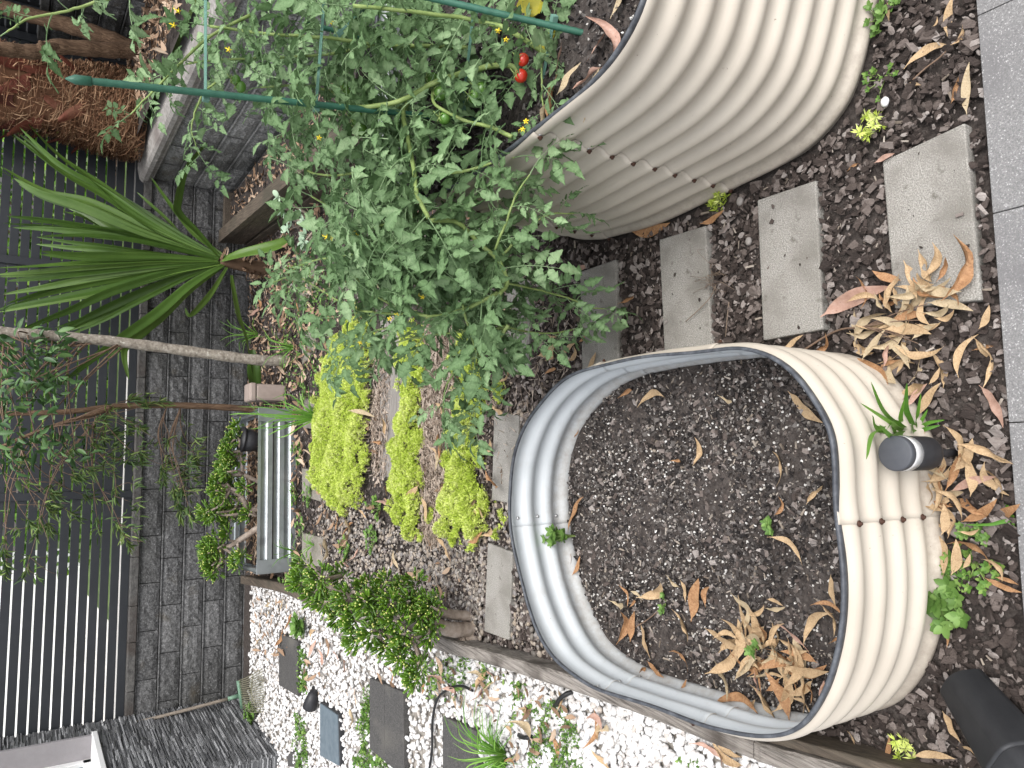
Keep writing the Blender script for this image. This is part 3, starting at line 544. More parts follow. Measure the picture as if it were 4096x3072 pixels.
# ---------------------------------------------------------------- black pot lying on its side
ax0, ax1 = np.array([-.548, .762, .036]), np.array([-.640, .628, .088]); D = ax1-ax0; Ln = np.linalg.norm(D); D /= Ln
B_ = basis(D, roll=np.array([rad(20.)]))[0]; t = thing('plastic_pot', 'black rounded plastic pot lying on its side, open end to the patio', 'pot', (ax0[0], ax0[1], 0))
def rsq(h, r, n=6):
    out = []
    for cx, cy, a0 in ((1, 1, 0), (-1, 1, 90), (-1, -1, 180), (1, -1, 270)):
        for k in range(n): a = rad(a0+90*k/(n-1)); out.append((cx*(h-r)+r*math.cos(a), cy*(h-r)+r*math.sin(a)))
    return out
def sleeve(rows, m, name):
    mb = MB(); V = []
    for s, h, r in rows: V += [ax0+D*s+B_[:, 1]*u+B_[:, 2]*v for u, v in rsq(h, r)]
    n = 24; k = len(rows); F = [[j*n+i, j*n+(i+1) % n, (j+1)*n+(i+1) % n, (j+1)*n+i] for j in range(k-1) for i in range(n)]+[list(range(n))[::-1]]
    F.append([(k-1)*n+i for i in range(n)]); return build(name, mb.add(np.array(V), F), m, t)
sleeve([(0, .034, .030), (.005, .042, .030), (Ln-.010, .052, .024), (Ln-.008, .055, .026), (Ln, .055, .026), (Ln, .0505, .023), (.006, .039, .028)], K['blackplastic'], 'pot_wall')
# ---------------------------------------------------------------- steel planter at the back and pinkish box
c0 = np.array([-1.31, 4.955, 0]); ang = rad(9.5); PD = np.array([math.cos(ang), math.sin(ang), 0]); PN = np.array([-math.sin(ang), math.cos(ang), 0]); MP = np.column_stack([PD, PN, [0, 0, 1]])
PL, PW, PH = 1.06, .66, .255
t = thing('steel_planter', 'rectangular slate-grey ribbed steel planter at the foot of the back wall', 'planter', c0)
def ribsheet(o, d, nrm, L):
    # trapezoid ribs running along the sheet: (height, outward offset)
    pr = [(0, 0), (.036, 0), (.052, -.018), (.074, -.018), (.080, 0), (.112, 0), (.128, -.018), (.152, -.018), (.158, 0), (.190, 0), (.206, -.018), (.228, -.018), (.234, 0), (.255, 0)]; mb = MB()
    for i, ((z0, f0), (z1, f1)) in enumerate(zip(pr, pr[1:])):
        V = [o+nrm*f0+[0, 0, z0], o+d*L+nrm*f0+[0, 0, z0], o+d*L+nrm*f1+[0, 0, z1], o+nrm*f1+[0, 0, z1]]
        mb.add(V, [[0, 1, 2, 3]], .5, 1 if (f1 < f0) and z0 > .02 else 0)
    V = [o+nrm*.002+[0, 0, z] for z in (0, 0)]
    return mb
for o, d, nr, L in ((c0, PD, -PN, PL), (c0+PN*PW, PD, PN, PL), (c0, PN, -PD, PW), (c0+PD*PL, PN, PD, PW)):
    build('ribbed_side', ribsheet(o, d, nr, L), [K['planter'], K['planter']], t, smooth=False)
for u, v in ((0, 0), (1, 0), (0, 1), (1, 1)):
    q = c0+PD*PL*u+PN*PW*v; mb = MB(); su, sv = (1 if u == 0 else -1), (1 if v == 0 else -1)
    mb.box(q+PD*su*.035-PN*sv*.004+[0, 0, PH/2], (.09, .004, PH+.004), M=MP); mb.box(q+PN*sv*.035-PD*su*.004+[0, 0, PH/2], (.004, .09, PH+.004), M=MP)
    build('corner_post', mb, K['planter'], t, smooth=False, bevel=.001)
mb = MB(); q = [c0+[0, 0, .15], c0+PD*PL+[0, 0, .15], c0+PD*PL+PN*PW+[0, 0, .15], c0+PN*PW+[0, 0, .15]]; mb.add(q, [[0, 1, 2, 3]]); build('planter_soil', mb, K['soil'], t)
pp = c0+PD*.86+PN*.30; mb = MB(); mb.tube(np.array([pp+[0, 0, .14], pp+[.01, 0, .20], pp+[.02, 0, .28]]), [.05, .07, .085], 16)
mb.tube(np.array([pp+[.02, 0, .275], pp+[.022, 0, .29]]), [.092, .092], 16); tag(build('plant_pot', mb, K['lampblack']), 'round black plastic pot standing inside the steel planter', 'pot')
bx = np.array([-.165, 5.42, 0]); mb = MB(); t = thing('plastic_tub', 'pinkish beige square tub between strap leaf and steel planter', 'tub', bx)
mb.box(bx+[0, 0, .11], (.118, .14, .22), rz=PSI); build('tub_body', mb, K['box'], t, smooth=False, bevel=.018)
mb = MB(); mb.box(bx+[0, 0, .235], (.128, .15, .05), rz=PSI); build('tub_lid', mb, K['box'], t, smooth=False, bevel=.014)
# ---------------------------------------------------------------- leaf rake leaning in the corner
t = thing('leaf_rake', 'old green leaf rake with wooden handle leaning in the wall corner', 'rake', (-2.4, 5.7, 0))
tp = GY(400, 2925, 6.0); hd = GY(*cr(0, 2304)(2060, 1035), 5.86); nk = GY(*cr(0, 2304)(1970, 1062), 5.87)
mb = MB(); mb.tube(spline([tp, (tp+nk)/2+[0, -.01, 0], nk], 6), np.linspace(.013, .012, 13), 10); build('handle', mb, K['rakewood'], t)
mb = MB(); mb.tube([nk, nk+(hd-nk)*.5, hd], [.016, .014, .02], 10); hx = MB()
a_, b_ = GY(*cr(0, 2304)(2060, 905), 5.85), GY(*cr(0, 2304)(2095, 1140), 5.82); mb.tube([a_, (a_+b_)/2+[0, -.004, 0], b_], .016, 8); build('head_bar', mb, K['rakegreen'], t)
mb = MB()
for k in range(18):
    f = k/17; s_ = a_+(b_-a_)*f; e_ = G(1045+12*math.sin(3*f), 2676+f*172, .035); e_[2] = .03
    mb.tube(spline([s_, (s_+e_)/2+[0, -.03, .02], e_], 5), np.linspace(.0035, .003, 11), 5)
e1, e2 = G(1032, 2690, .05), G(1040, 2820, .05); mb.tube(spline([a_+(e1-a_)*.75, (a_+b_)/2*.35+(e1+e2)/2*.65+[0, -.02, .012], b_+(e2-b_)*.75], 6), .004, 5)
build('tines', mb, K['raketine'], t)
# ---------------------------------------------------------------- hose and spotlight in the pebbles
c6, c7 = cr(1024, 2304), cr(2048, 2304)
mb = MB(); mb.tube(spline([G(*c6(*p), .04) for p in [(1490, 1720), (1520, 1500), (1525, 1250), (1570, 1060), (1680, 970), (1780, 950), (1870, 990)]], 10), .0055, 8)
tag(build('hose', mb, K['hose']), 'thin black irrigation hose curving over the pebbles past the steps', 'hose')
mb = MB(); mb.tube(spline([G(*c7(*p), z) for p, z in [((520, 1000), .03), ((450, 1030), .05), ((400, 1080), .045), ((360, 1150), .01)]], 8), .008, 8)
tag(build('hose', mb, K['hose']), 'short black hose loop showing against the sleeper by the low bed', 'hose')
mb = MB(); mb.tube(spline([G(*c7(*p), z) for p, z in [((40, 1350), .01), ((80, 1390), .04), ((140, 1395), .045), ((215, 1370), .01)]], 8), .008, 8)
tag(build('hose', mb, K['hose']), 'black hose end half buried in weeds and pebbles', 'hose')
t = thing('spotlight', 'small black garden spotlight lying in the pebbles near the ribbed pad', 'spotlight', G(*c6(475, 1060), 0))
a, m_, z = G(*c6(500, 960), .03), G(*c6(490, 1040), .055), G(*c6(465, 1130), .06)
mb = MB(); mb.tube(spline([a, m_, z], 4), [.012, .014, .02, .03, .034, .036, .040, .042, .043], 14); build('lamp_body', mb, K['lampblack'], t)
mb = MB(); mb.tube([a, a+[.0, .02, -.05]], .008, 8); build('spike', mb, K['lampblack'], t)
# ---------------------------------------------------------------- loose ground cover: chips, crumbs, pebbles
def chipgeo():
    V = np.array([[x, y, z] for x in (-.5, .5) for y in (-.5, .5) for z in (-.5, .5)])*[1, rng.uniform(.45, .8), rng.uniform(.12, .28)]
    V[:, :2] *= (1+rng.uniform(-.35, .35, (8, 2))); V += rng.normal(0, .03, (8, 3))
    return V, np.array([[0, 1, 3, 2], [4, 6, 7, 5], [0, 4, 5, 1], [2, 3, 7, 6], [0, 2, 6, 4], [1, 5, 7, 3]])
def ballgeo(jit=.12, flat=(1, .8, .6)):
    g = []; V = {}; F = []
    def vid(p):
        k = tuple(np.round(p, 3)); 
        if k not in V: V[k] = len(V)
        return V[k]
    for ax in range(3):
        for s in (-1, 1):
            for i in (-1, 0):
                for j in (-1, 0):
                    q = []
                    for a, b in ((i, j), (i+1, j), (i+1, j+1), (i, j+1)):
                        p = [0, 0, 0]; p[ax] = s; p[(ax+1) % 3] = a; p[(ax+2) % 3] = b; q.append(vid(p))
                    F.append(q if s > 0 else q[::-1])
    P = np.array(list(V.keys()), float); P /= np.linalg.norm(P, axis=1)[:, None]; P *= (1+rng.normal(0, jit, (len(P), 1)))
    return P*np.array(flat)*.5, np.array(F)
PAV = [(3528, 645), (3858, 490), (3925, 1200), (3577, 1235)], [(3028, 800), (3263, 720), (3290, 1318), (3052, 1362)], [(2636, 958), (2821, 902), (2847, 1383), (2657, 1418)], [(2319, 1087), (2462, 1037), (2473, 1468), (2328, 1500)]
NOGO = [[G(x, y, .022)[:2] for x, y in p] for p in PAV]+[[(.40, 2.40), (.42, 2.57), (.06, 2.53), (.04, 2.37)], [(-.12, 2.42), (-.11, 2.60), (-.47, 2.58), (-.46, 2.40)], [(-.645, 2.41), (-.645, 2.59), (-1.0, 2.58), (-.98, 2.40)],
        [(-.18, 4.62), (-.17, 4.95), (-.37, 4.93), (-.35, 4.60)], [(-.61, 4.55), (-.63, 4.90), (-.81, 4.87), (-.79, 4.53)], [(-1.0, 4.46), (-1.04, 4.83), (-1.24, 4.80), (-1.17, 4.43)], [(.36, 3.44), (.36, 3.78), (-.54, 3.66), (-.50, 3.46)]]
def grow(p, f):
    p = np.array(p); c = p.mean(0); d = p-c; l = np.linalg.norm(d, axis=1)[:, None]; return c+d*(1+f/l)
NG = [grow(p, .004) for p in NOGO]+[np.array(QS)+NS*.018, np.array(QT)+NT*.018]
patio_y = lambda x: .708+(x+.02)*.1234
MUL = [(p[0]+.03, p[1]) for p in SLP]+[(.9, 6.6), (.98, 6.4), (1.25, 3.9), (1.9, 2.6), (1.3, .6), (-.7, .5)]
def mulch(n, poly, extra=None):
    P = scatter(poly, n); k = (P[:, 1] > patio_y(P[:, 0])+.006) & inpoly(P, MUL)
    for g in NG: k &= ~inpoly(P, g)
    if extra is not None: k &= extra(P)
    return P[k]
CH = [chipgeo() for _ in range(3)]
_bg = lambda: ballgeo(.10, (1, rng.uniform(.4, .75), rng.uniform(.14, .28)))
def chips(name, P, smin, smax, m, tilt=.28, z=(.002, .012), geos=CH, mb=None, rr=None):
    own = mb is None; mb = mb or MB(); which = rng.integers(0, len(geos), len(P))
    for g in range(len(geos)):
        Q = P[which == g].copy(); k = len(Q)
        if not k: continue
        s = smin+(smax-smin)*rng.random(k)**2.2; Q[:, 2] += rng.uniform(*z, k)+s*.10
        mb.inst(geos[g], euler(rng.uniform(0, 6.3, k), rng.normal(0, tilt, k), rng.normal(0, tilt, k), s), Q, None if rr is None else rr(k))
    return tag(build(name, mb, m, smooth=False), kind='stuff') if own else mb
CH2 = CH+[_bg() for _ in range(6)]
near = [(-.95, .5), (1.3, .5), (1.3, 1.1), (.75, 1.4), (.62, 2.4), (.7, 3.0), (-1.1, 3.0)]
far = [(-1.1, 2.6), (.9, 2.6), (1.4, 4.2), (1.0, 6.5), (-1.6, 6.0)]
bias = lambda k: np.clip(rng.random(k)**1.5, 0, 1)
chips('bark_mulch', mulch(46000, near), .006, .030, K['chip'], rr=bias, geos=CH2, tilt=.35)
chips('bark_mulch', mulch(20000, far), .008, .028, K['chip'], rr=bias, geos=CH2)
SPL = [(np.array([[x, y, z] for x in (-.5, .5) for y in (-.12, .12) for z in (-.06, .06)])+rng.normal(0, .03, (8, 3)), CH[0][1]) for _ in range(4)]
chips('wood_splinter_litter', mulch(800, near), .006, .026, K['splinter'], geos=SPL, z=(.010, .022))
LIT = []
for _ in range(6):
    n = 5; t_ = np.linspace(-.5, .5, n); w_ = .14*np.sin(np.pi*(t_+.5))**.7+.015; a_ = rng.uniform(-.5, .5); c_ = rng.uniform(.1, .6)
    V = np.concatenate([np.column_stack([t_, a_*t_**2+sg*w_, c_*(t_**2)+abs(sg)*.03*rng.random(n)]) for sg in (-1, 0, 1)]); ii = np.arange(3*n).reshape(3, n)
    LIT.append((V, np.stack([ii[:-1, :-1], ii[1:, :-1], ii[1:, 1:], ii[:-1, 1:]], -1).reshape(-1, 4)))
chips('leaf_litter', mulch(4200, far, lambda P: rng.random(len(P)) < np.clip((P[:, 1]-3.8)/1.8, .12, 1)), .03, .10, K['litter'], geos=LIT, z=(.012, .03), tilt=.35)
tp_ = [tuple(sp(s, o)[:2]) for s, o in ((-.3, -.15), (4.8, -.15), (4.8, -.9), (-.3, -.9))]
P = scatter(tp_, 2600, .955); chips('leaf_litter', P, .03, .11, K['litter'], geos=LIT, z=(.0, .03), tilt=.4)
tb_ = [tuple((b0+bd*s-bn*o)[:2]) for s, o in ((.05, .1), (2.5, .1), (2.5, .55), (.05, .38))]
chips('leaf_litter', scatter(tb_, 500, .2), .03, .08, K['litter'], geos=LIT, z=(0, .02))
# potting soil in the beds
def inset(Q, N, d): return Q-N*d
cs = scatter(inset(QS, NS, .013), 15000, ZS); chips('soil_crumbs', cs, .003, .015, K['crumb'], tilt=.8, z=(0, .004))
BL = [ballgeo(.18, (1, .8, .7)) for _ in range(4)]
ps = scatter(inset(QS, NS, .012), 8000, ZS); k_ = rng.random(len(ps)) < .45+.55*(np.sin(ps[:, 0]*9+2)*np.sin(ps[:, 1]*7) > -.3); chips('perlite', ps[k_], .0012, .0100, K['perlite'], tilt=1, z=(.001, .004), geos=BL)
chips('wood_splinter_litter', scatter(inset(QS, NS, .012), 420, ZS), .006, .024, K['splinter'], geos=SPL, z=(.001, .006))
bs = scatter(inset(QS, NS, .016), 1300, ZS); chips('bark_crumbs', bs, .007, .020, K['chip'], tilt=.5, z=(.001, .006), rr=lambda k: .3+.7*rng.random(k))
cs = scatter(inset(QT, NT, .006), 9000, ZT); chips('soil_crumbs', cs, .004, .02, K['crumb'], tilt=.8, z=(0, .005))
ps = scatter(inset(QT, NT, .01), 900, ZT); chips('perlite', ps, .002, .010, K['perlite'], tilt=1, z=(.001, .006), geos=BL)
cs = scatter([tuple((c0+PD*u*PL+PN*v*PW)[:2]) for u, v in ((.03, .04), (.97, .04), (.97, .96), (.03, .96))], 900, .15); chips('leaf_litter', cs, .03, .07, K['litter'], geos=LIT, z=(0, .02))
# river pebbles at the left back of the low bed
PBG = [ballgeo(.07, (1, rng.uniform(.65, .9), rng.uniform(.45, .65))) for _ in range(8)]
P = np.concatenate([mulch(3000, [(-1.05, 2.0), (-.6, 2.0), (-.3, 2.4), (-.6, 2.75), (-.75, 3.3), (-1.2, 3.3)]), mulch(260, [(-.2, 2.05), (.45, 2.2), (.5, 2.9), (-.1, 2.8)]), mulch(3800, [(-1.1, 2.6), (-.65, 2.6), (-.75, 3.6), (-.55, 4.4), (-.9, 4.6), (-1.3, 4.4)])])
tag(build('river_pebbles', chips('', P, .010, .030, None, geos=PBG, z=(.004, .012), mb=MB()), K['river']), kind='stuff')
# white pebbles
def okpeb(P):
    k = np.ones(len(P), bool)
    for src in ([(1115, 2530), (1190, 2565), (1190, 2785), (1115, 2740)], [(1478, 2712), (1612, 2770), (1616, 3110), (1478, 2995)], [(1770, 2865), (1905, 2925), (1915, 3260), (1770, 3150)], [(1278, 2808), (1350, 2858), (1356, 3068), (1278, 3025)]):
        k &= ~inpoly(P, grow([G(x, y, .04)[:2] for x, y in src], .006))
    return k
P = np.concatenate([scatter([(x if x < -2 else x+.004, y) for x, y in PEB], 26000), scatter([(-.80, .5), (-.90, 1.16), (-.95, 1.65), (-1.05, 2.26), (-1.15, 2.8), (-1.7, 2.8), (-1.5, .5)], 6500)]); P = P[okpeb(P)]; P = P[(P[:, 0] > -2.75)]; mb = MB()
wh = rng.integers(0, 8, len(P))
for g in range(8):
    Q = P[wh == g]; k = len(Q); s = rng.uniform(.017, .036, k); Q = Q+np.column_stack([np.zeros((k, 2)), .006+rng.random(k)*.022])
    mb.inst(PBG[g], euler(rng.uniform(0, 6.3, k), rng.normal(0, .4, k), rng.normal(0, .4, k), s), Q, np.clip(rng.beta(3, 1.3, k), 0, 1))
tag(build('white_pebbles', mb, K['pebble']), kind='stuff')
# ---------------------------------------------------------------- fallen gum leaves, one object each
def gum_geo(W, sick, curl, fold, twist, wav):
    n = 13; t = np.linspace(0, 1, n); L0 = t-.5
    w_ = W*np.sin(np.pi*np.clip((t-.07)/.93, 0, 1)**.85)**.85*(1-.25*t); w_[t <= .07] = .006; w_[-1] = .002
    cy = sick*(t-.5)**2*2; cz = curl*(t-.45)**2*2+.02*np.sin(t*9+wav); V = []
    for s_ in (-1, -.5, 0, .5, 1):
        a = twist*(t-.5)+wav*.2; yy = s_*w_; zz = abs(s_)*fold*w_*(1+.5*np.sin(t*11+wav))+.02*s_*np.sin(t*14+wav)*(w_/W)
        V.append(np.column_stack([L0, cy+yy*np.cos(a)-zz*np.sin(a), cz+yy*np.sin(a)+zz*np.cos(a)]))
    V = np.concatenate(V); V[:, 2] -= np.percentile(V[:, 2], 8); ii = np.arange(5*n).reshape(5, n)
    return V, np.stack([ii[:-1, :-1], ii[1:, :-1], ii[1:, 1:], ii[:-1, 1:]], -1).reshape(-1, 4)
POOL = []; FORM = ['flat', 'sickle-shaped', 'curled', 'twisted']
for mi in range(4):
    for f in range(4):
        for v in range(2):
            a = [(.125, .14, .10, .15, .15), (.10, .5, .16, .3, .5), (.12, .25, .6, .65, .5), (.105, .35, .35, .9, 1.7)][f]
            g = gum_geo(a[0]*rng.uniform(.85, 1.2), a[1]*rng.choice([-1, 1]), a[2], a[3], a[4]*rng.choice([-1, 1]), rng.uniform(0, 6))
            o = build('gum_leaf', MB().add(*g, r=rng.random()), LEAFM[mi]); POOL.append((o.data, mi, f)); bpy.data.objects.remove(o)
LAB = {}
def put_leaf(p, yaw, L, place, group, mi=None, form=None, tilt=.12, label=None):
    c = [q for q in POOL if (mi is None or q[1] == mi) and (form is None or q[2] == form)]; d, m_, f = c[rng.integers(len(c))]
    o = bpy.data.objects.new('gum_leaf', d); COL.objects.link(o); o.location = p; o.scale = (L, L*rng.uniform(.85, 1.15), L*rng.uniform(.7, 1.1))
    o.rotation_euler = (rng.normal(0, tilt), rng.normal(0, tilt), yaw); sz = 'long' if L > .135 else 'small' if L < .085 else 'mid-sized'
    tag(o, label or f'{sz} {FORM[f]} {LEAFC[m_]} gum leaf {place}', 'leaf', group); return o
def pair(a, b, z, place, group, mi=None, form=None, label=None, up=.006):
    A, B = G(*a, z), G(*b, z); d = B-A; L = np.linalg.norm(d); p = (A+B)/2; p[2] = z+up*rng.uniform(-.3, 1.3)
    return put_leaf(p, math.atan2(d[1], d[0]), L*1.16, place, group, mi, form, label=label)
c4, c7b, c8, c4b, c8b = cr(3072, 0), cr(2048, 768), cr(3072, 768), cr(3072, 1536), cr(3072, 2304)
GL, GB, GPb = 'fallen gum leaves on the bark mulch', 'fallen gum leaves in the low bed', 'fallen gum leaves on the white pebbles'
for f_, lst, pl, gr, z in (
  (c4, [(1210, 520, 1545, 330, 0, 1), (1520, 290, 1590, 0, 0, 0), (1700, 970, 1745, 590, 3, 0), (1575, 880, 1650, 690, 1, 2), (1620, 400, 1715, 250, 0, 2), (1010, 0, 1075, 170, 0, 0), (1450, 240, 1480, 160, 0, 2)], 'on mulch between the tall bed and the patio', GL, .012),
  (c4, [(950, 1400, 1110, 1330, 2, 0)], 'on the top corner of the nearest paver', GL, .026), (c4, [(690, 1450, 800, 1400, 1, 1), (1200, 720, 1320, 725, 0, 0)], 'on mulch before the bare paver', GL, .012),
  (c7b, [(1060, 370, 1340, 305, 1, 0), (1660, 290, 1850, 185, 1, 0), (960, 950, 1080, 890, 1, 2)], 'on mulch along the tall bed', GL, .014), (c7b, [(560, 655, 685, 640, 2, 2), (680, 1520, 730, 1400, 0, 0), (600, 1300, 660, 1240, 1, 0)], 'on the paver under the tomato shoot', GL, .026),
  (c7b, [(270, 1430, 390, 1330, 0, 0), (330, 1470, 400, 1350, 0, 2), (450, 1400, 560, 1290, 0, 0), (500, 1470, 590, 1360, 0, 2), (390, 1520, 300, 1560, 1, 0), (420, 1250, 330, 1270, 0, 1)], 'in a heap under the tomato leaves', GL, .02),
  (c8, [(520, 1025, 1020, 790, 2, 0)], 'lying between two pavers', GL, .018), (c8, [(740, 1040, 770, 1240, 3, 2), (400, 1410, 590, 1270, 1, 3), (160, 1370, 300, 1240, 0, 0)], 'near the corner of the low bed', GL, .014),
  (c8, [(1650, 920, 1790, 420, 1, 3), (1480, 760, 1580, 580, 1, 2), (1420, 940, 1760, 1000, 3, 0), (1290, 900, 1430, 820, 3, 2), (1370, 900, 1590, 760, 3, 0), (1100, 840, 1160, 1000, 0, 2), (1180, 1050, 1250, 830, 3, 0), (1540, 800, 1700, 960, 1, 2)], 'on the leafy end of the nearest paver', GL, .03),
  (c8, [(1000, 860, 1080, 1060, 0, 2), (930, 890, 1020, 1030, 3, 2), (1100, 1090, 1350, 1040, 1, 0), (1380, 1070, 1650, 1020, 3, 2), (1040, 1170, 1400, 1200, 0, 0), (1260, 1250, 1460, 1130, 3, 0), (840, 1430, 1010, 1200, 3, 0), (980, 1500, 1040, 1320, 2, 3), (1070, 1290, 1270, 1500, 3, 0), (1170, 1310, 1250, 1460, 3, 0), (1480, 1120, 1650, 1060, 0, 2), (1300, 1180, 1500, 1170, 0, 3)], 'on the dry twig by the nearest paver', GL, .03),
  (c8, [(700, 1470, 970, 1530, 1, 1), (1000, 1500, 1130, 1450, 1, 0), (1600, 1560, 1720, 1230, 0, 1), (1860, 1180, 1950, 1000, 0, 0), (1910, 1250, 1990, 1640, 0, 3), (1420, 1659, 1500, 1530, 0, 0), (1790, 1350, 1960, 1320, 1, 2), (1130, 1560, 1200, 1440, 0, 0), (1000, 1659, 980, 1500, 1, 2)], 'on mulch along the patio edge', GL, .014),
  (c4b, [(1300, 260, 1480, 0, 0, 0), (1230, 180, 1360, 0, 2, 0), (1010, 90, 1060, -40, 1, 2), (1590, 900, 1980, 780, 2, 0), (1700, 1200, 2030, 1020, 1, 0), (1620, 350, 1750, 690, 0, 1), (1650, 750, 1790, 500, 0, 0), (1540, 880, 1670, 600, 1, 2), (1450, 760, 1540, 1100, 0, 1), (1520, 880, 1730, 1110, 0, 1), (1545, 1290, 1560, 1050, 0, 0), (1600, 950, 1670, 1050, 0, 0), (1500, 1310, 1560, 1640, 0, 0), (1620, 1300, 1980, 1480, 1, 1), (1620, 1640, 1680, 1360, 0, 0), (1700, 1590, 1760, 1480, 0, 0), (1880, 20, 2060, 340, 2, 0), (1890, 700, 2100, 930, 0, 1), (1930, 1480, 2080, 1659, 0, 1), (1430, 1180, 1560, 1260, 0, 2), (1760, 720, 1640, 560, 0, 3), (1520, 700, 1480, 900, 1, 3), (1690, 1290, 1850, 1270, 0, 2)], 'heaped round the garden light', GL, .018),
  (c8b, [(1530, 1180, 1680, 1420, 0, 2), (1680, 1430, 1930, 1620, 0, 1), (1300, 1520, 1600, 1550, 0, 0), (1040, 1570, 1070, 1400, 1, 0), (700, 1330, 770, 1470, 0, 1), (1900, 30, 2170, 150, 1, 0), (2000, 0, 2170, 60, 1, 0), (1500, 400, 1600, 590, 1, 1), (1590, 320, 1660, 440, 0, 1)], 'on mulch near the black pot', GL, .014),
  (c7, [(870, 240, 1030, 260, 3, 2), (990, 60, 1040, 250, 1, 1), (1050, 120, 1140, 190, 3, 0), (1160, 200, 1370, 80, 0, 2), (1040, 250, 1100, 190, 1, 2), (970, 540, 1050, 290, 1, 2), (1030, 540, 1060, 310, 1, 0), (1130, 410, 1170, 700, 0, 0), (1420, 320, 1570, 560, 0, 2), (1550, 350, 1640, 20, 1, 0), (1400, 600, 1570, 760, 1, 1), (1480, 40, 1540, 210, 0, 0), (1640, 220, 1700, 60, 1, 1), (1360, 20, 1480, 110, 3, 2)], 'on bed soil in the loose middle cluster', GB, ZS+.012),
  (c7, [(1080, 860, 1180, 750, 1, 2), (1180, 750, 1320, 880, 1, 0), (1480, 970, 1520, 900, 1, 0), (1780, 1010, 2170, 1080, 1, 1)], 'against the left wall inside the low bed', GB, ZS+.02),
  (c7, [(1710, 470, 1990, 650, 0, 0), (1790, 850, 1980, 640, 0, 2), (1780, 470, 1960, 500, 0, 1), (2020, 450, 2060, 290, 3, 0), (1980, 420, 2060, 600, 3, 0), (2090, 350, 2212, 280, 0, 2), (2050, 560, 2200, 620, 0, 2), (1960, 860, 2120, 700, 3, 0), (2050, 640, 2160, 830, 0, 2), (2080, 480, 2212, 440, 0, 0), (1900, 640, 2000, 780, 1, 3), (2110, 820, 2150, 1000, 2, 2)], 'in the big heap inside the low bed', GB, ZS+.025),
  (c8b, [(130, 400, 370, 640, 2, 0), (270, 500, 520, 240, 0, 1), (190, 800, 500, 850, 0, 0), (310, 850, 340, 1150, 0, 2), (0, 560, 100, 380, 0, 1), (0, 190, 150, 240, 0, 0), (0, 290, 160, 280, 3, 0), (130, 510, 340, 690, 0, 3), (50, 700, 200, 730, 0, 2), (20, 880, 190, 1000, 1, 0), (230, 1010, 430, 1190, 0, 1), (250, 900, 270, 1000, 1, 2), (370, 920, 420, 1080, 1, 2), (460, 1080, 500, 900, 2, 0), (500, 980, 600, 830, 1, 0), (60, 640, 160, 830, 0, 3), (210, 680, 260, 880, 1, 1), (0, 1000, 110, 900, 1, 0), (0, 760, 90, 640, 3, 2), (10, 830, 150, 860, 0, 0)], 'at the near left of the low bed', GB, ZS+.025),
  (c8b, [(540, 0, 570, 240, 0, 0), (530, 240, 650, 480, 0, 3), (560, 560, 660, 500, 1, 2), (420, 190, 650, 290, 1, 1)], 'against the near rim inside the low bed', GB, ZS+.03),
  (c4b, [(190, 100, 450, 340, 0, 0), (80, 560, 170, 840, 0, 1), (90, 1140, 150, 990, 1, 3), (80, 1270, 330, 1490, 0, 1), (340, 1000, 470, 860, 0, 3)], 'on bed soil toward the near rim', GB, ZS+.012),
  (cr(2048, 1536), [(1110, 110, 1370, 40, 0, 1), (555, 460, 580, 340, 1, 0), (490, 1230, 600, 950, 1, 1), (560, 1650, 600, 1500, 1, 0), (490, 1420, 540, 1570, 1, 1), (1610, 700, 1640, 480, 0, 3), (1820, 120, 1950, 170, 3, 2), (1400, 650, 1500, 660, 1, 2), (940, 90, 1060, 20, 1, 2)], 'near the back wall inside the low bed', GB, ZS+.012),
  (cr(1024, 1536), [(1300, 140, 1365, 240, 2, 0), (1570, 160, 1650, 260, 0, 0), (1310, 990, 1410, 900, 0, 0), (1460, 980, 1500, 1180, 0, 0), (1400, 830, 1480, 940, 3, 0), (1600, 430, 1620, 640, 1, 3), (1640, 450, 1580, 700, 3, 3), (2040, 210, 2180, 250, 0, 2), (1870, 1070, 2010, 1120, 0, 1), (1590, 1320, 1700, 1500, 0, 0), (1110, 880, 1170, 950, 1, 0), (1070, 1000, 1160, 1040, 2, 0), (1120, 440, 1110, 300, 0, 3), (1040, 490, 1110, 510, 1, 2), (1460, 690, 1480, 830, 2, 0), (2000, 780, 2120, 920, 1, 3), (1990, 600, 2060, 500, 0, 2), (920, 1090, 960, 1160, 0, 2), (1540, 530, 1580, 650, 0, 1), (1590, 960, 1630, 860, 0, 1), (1870, 1380, 1960, 1300, 1, 0), (1980, 1320, 2060, 1250, 0, 2), (600, 1330, 640, 1530, 3, 2)], 'among the sedum strips', GL, .05)):
    for x1, y1, x2, y2, mi, fo in lst: pair(f_(x1, y1), f_(x2, y2), z, pl, gr, mi, fo)
_o = pair(cr(1024, 1536)(810, 220), cr(1024, 1536)(1060, 270), .09, '', GL, 3, 0, label='long narrow pale dry leaf blade lying across the back sedum strip'); _o.scale = (_o.scale[0], _o.scale[1]*.3, _o.scale[2]*.5)
def strew(poly, n, z, place, group, L=(.075, .145), tilt=.2):
    for p in scatter(poly, n, z): put_leaf(p+[0, 0, rng.uniform(0, .015)], rng.uniform(0, 6.3), rng.uniform(*L), place, group, tilt=tilt)
pw = lambda f_, pts, z=.03: [G(*f_(*p), z)[:2] for p in pts]
strew(pw(c6, [(1000, 880), (1600, 700), (2212, 850), (2212, 1300), (1700, 1100)]), 12, .03, 'on pebbles beside the sleeper', GPb)
strew(pw(c6, [(0, 120), (300, 260), (500, 330), (180, 800), (0, 700)]), 12, .03, 'on pebbles by the back wall', GPb)
strew(pw(c6, [(500, 420), (1000, 700), (900, 1250), (420, 950)]), 8, .03, 'on pebbles around the stepping stones', GPb)
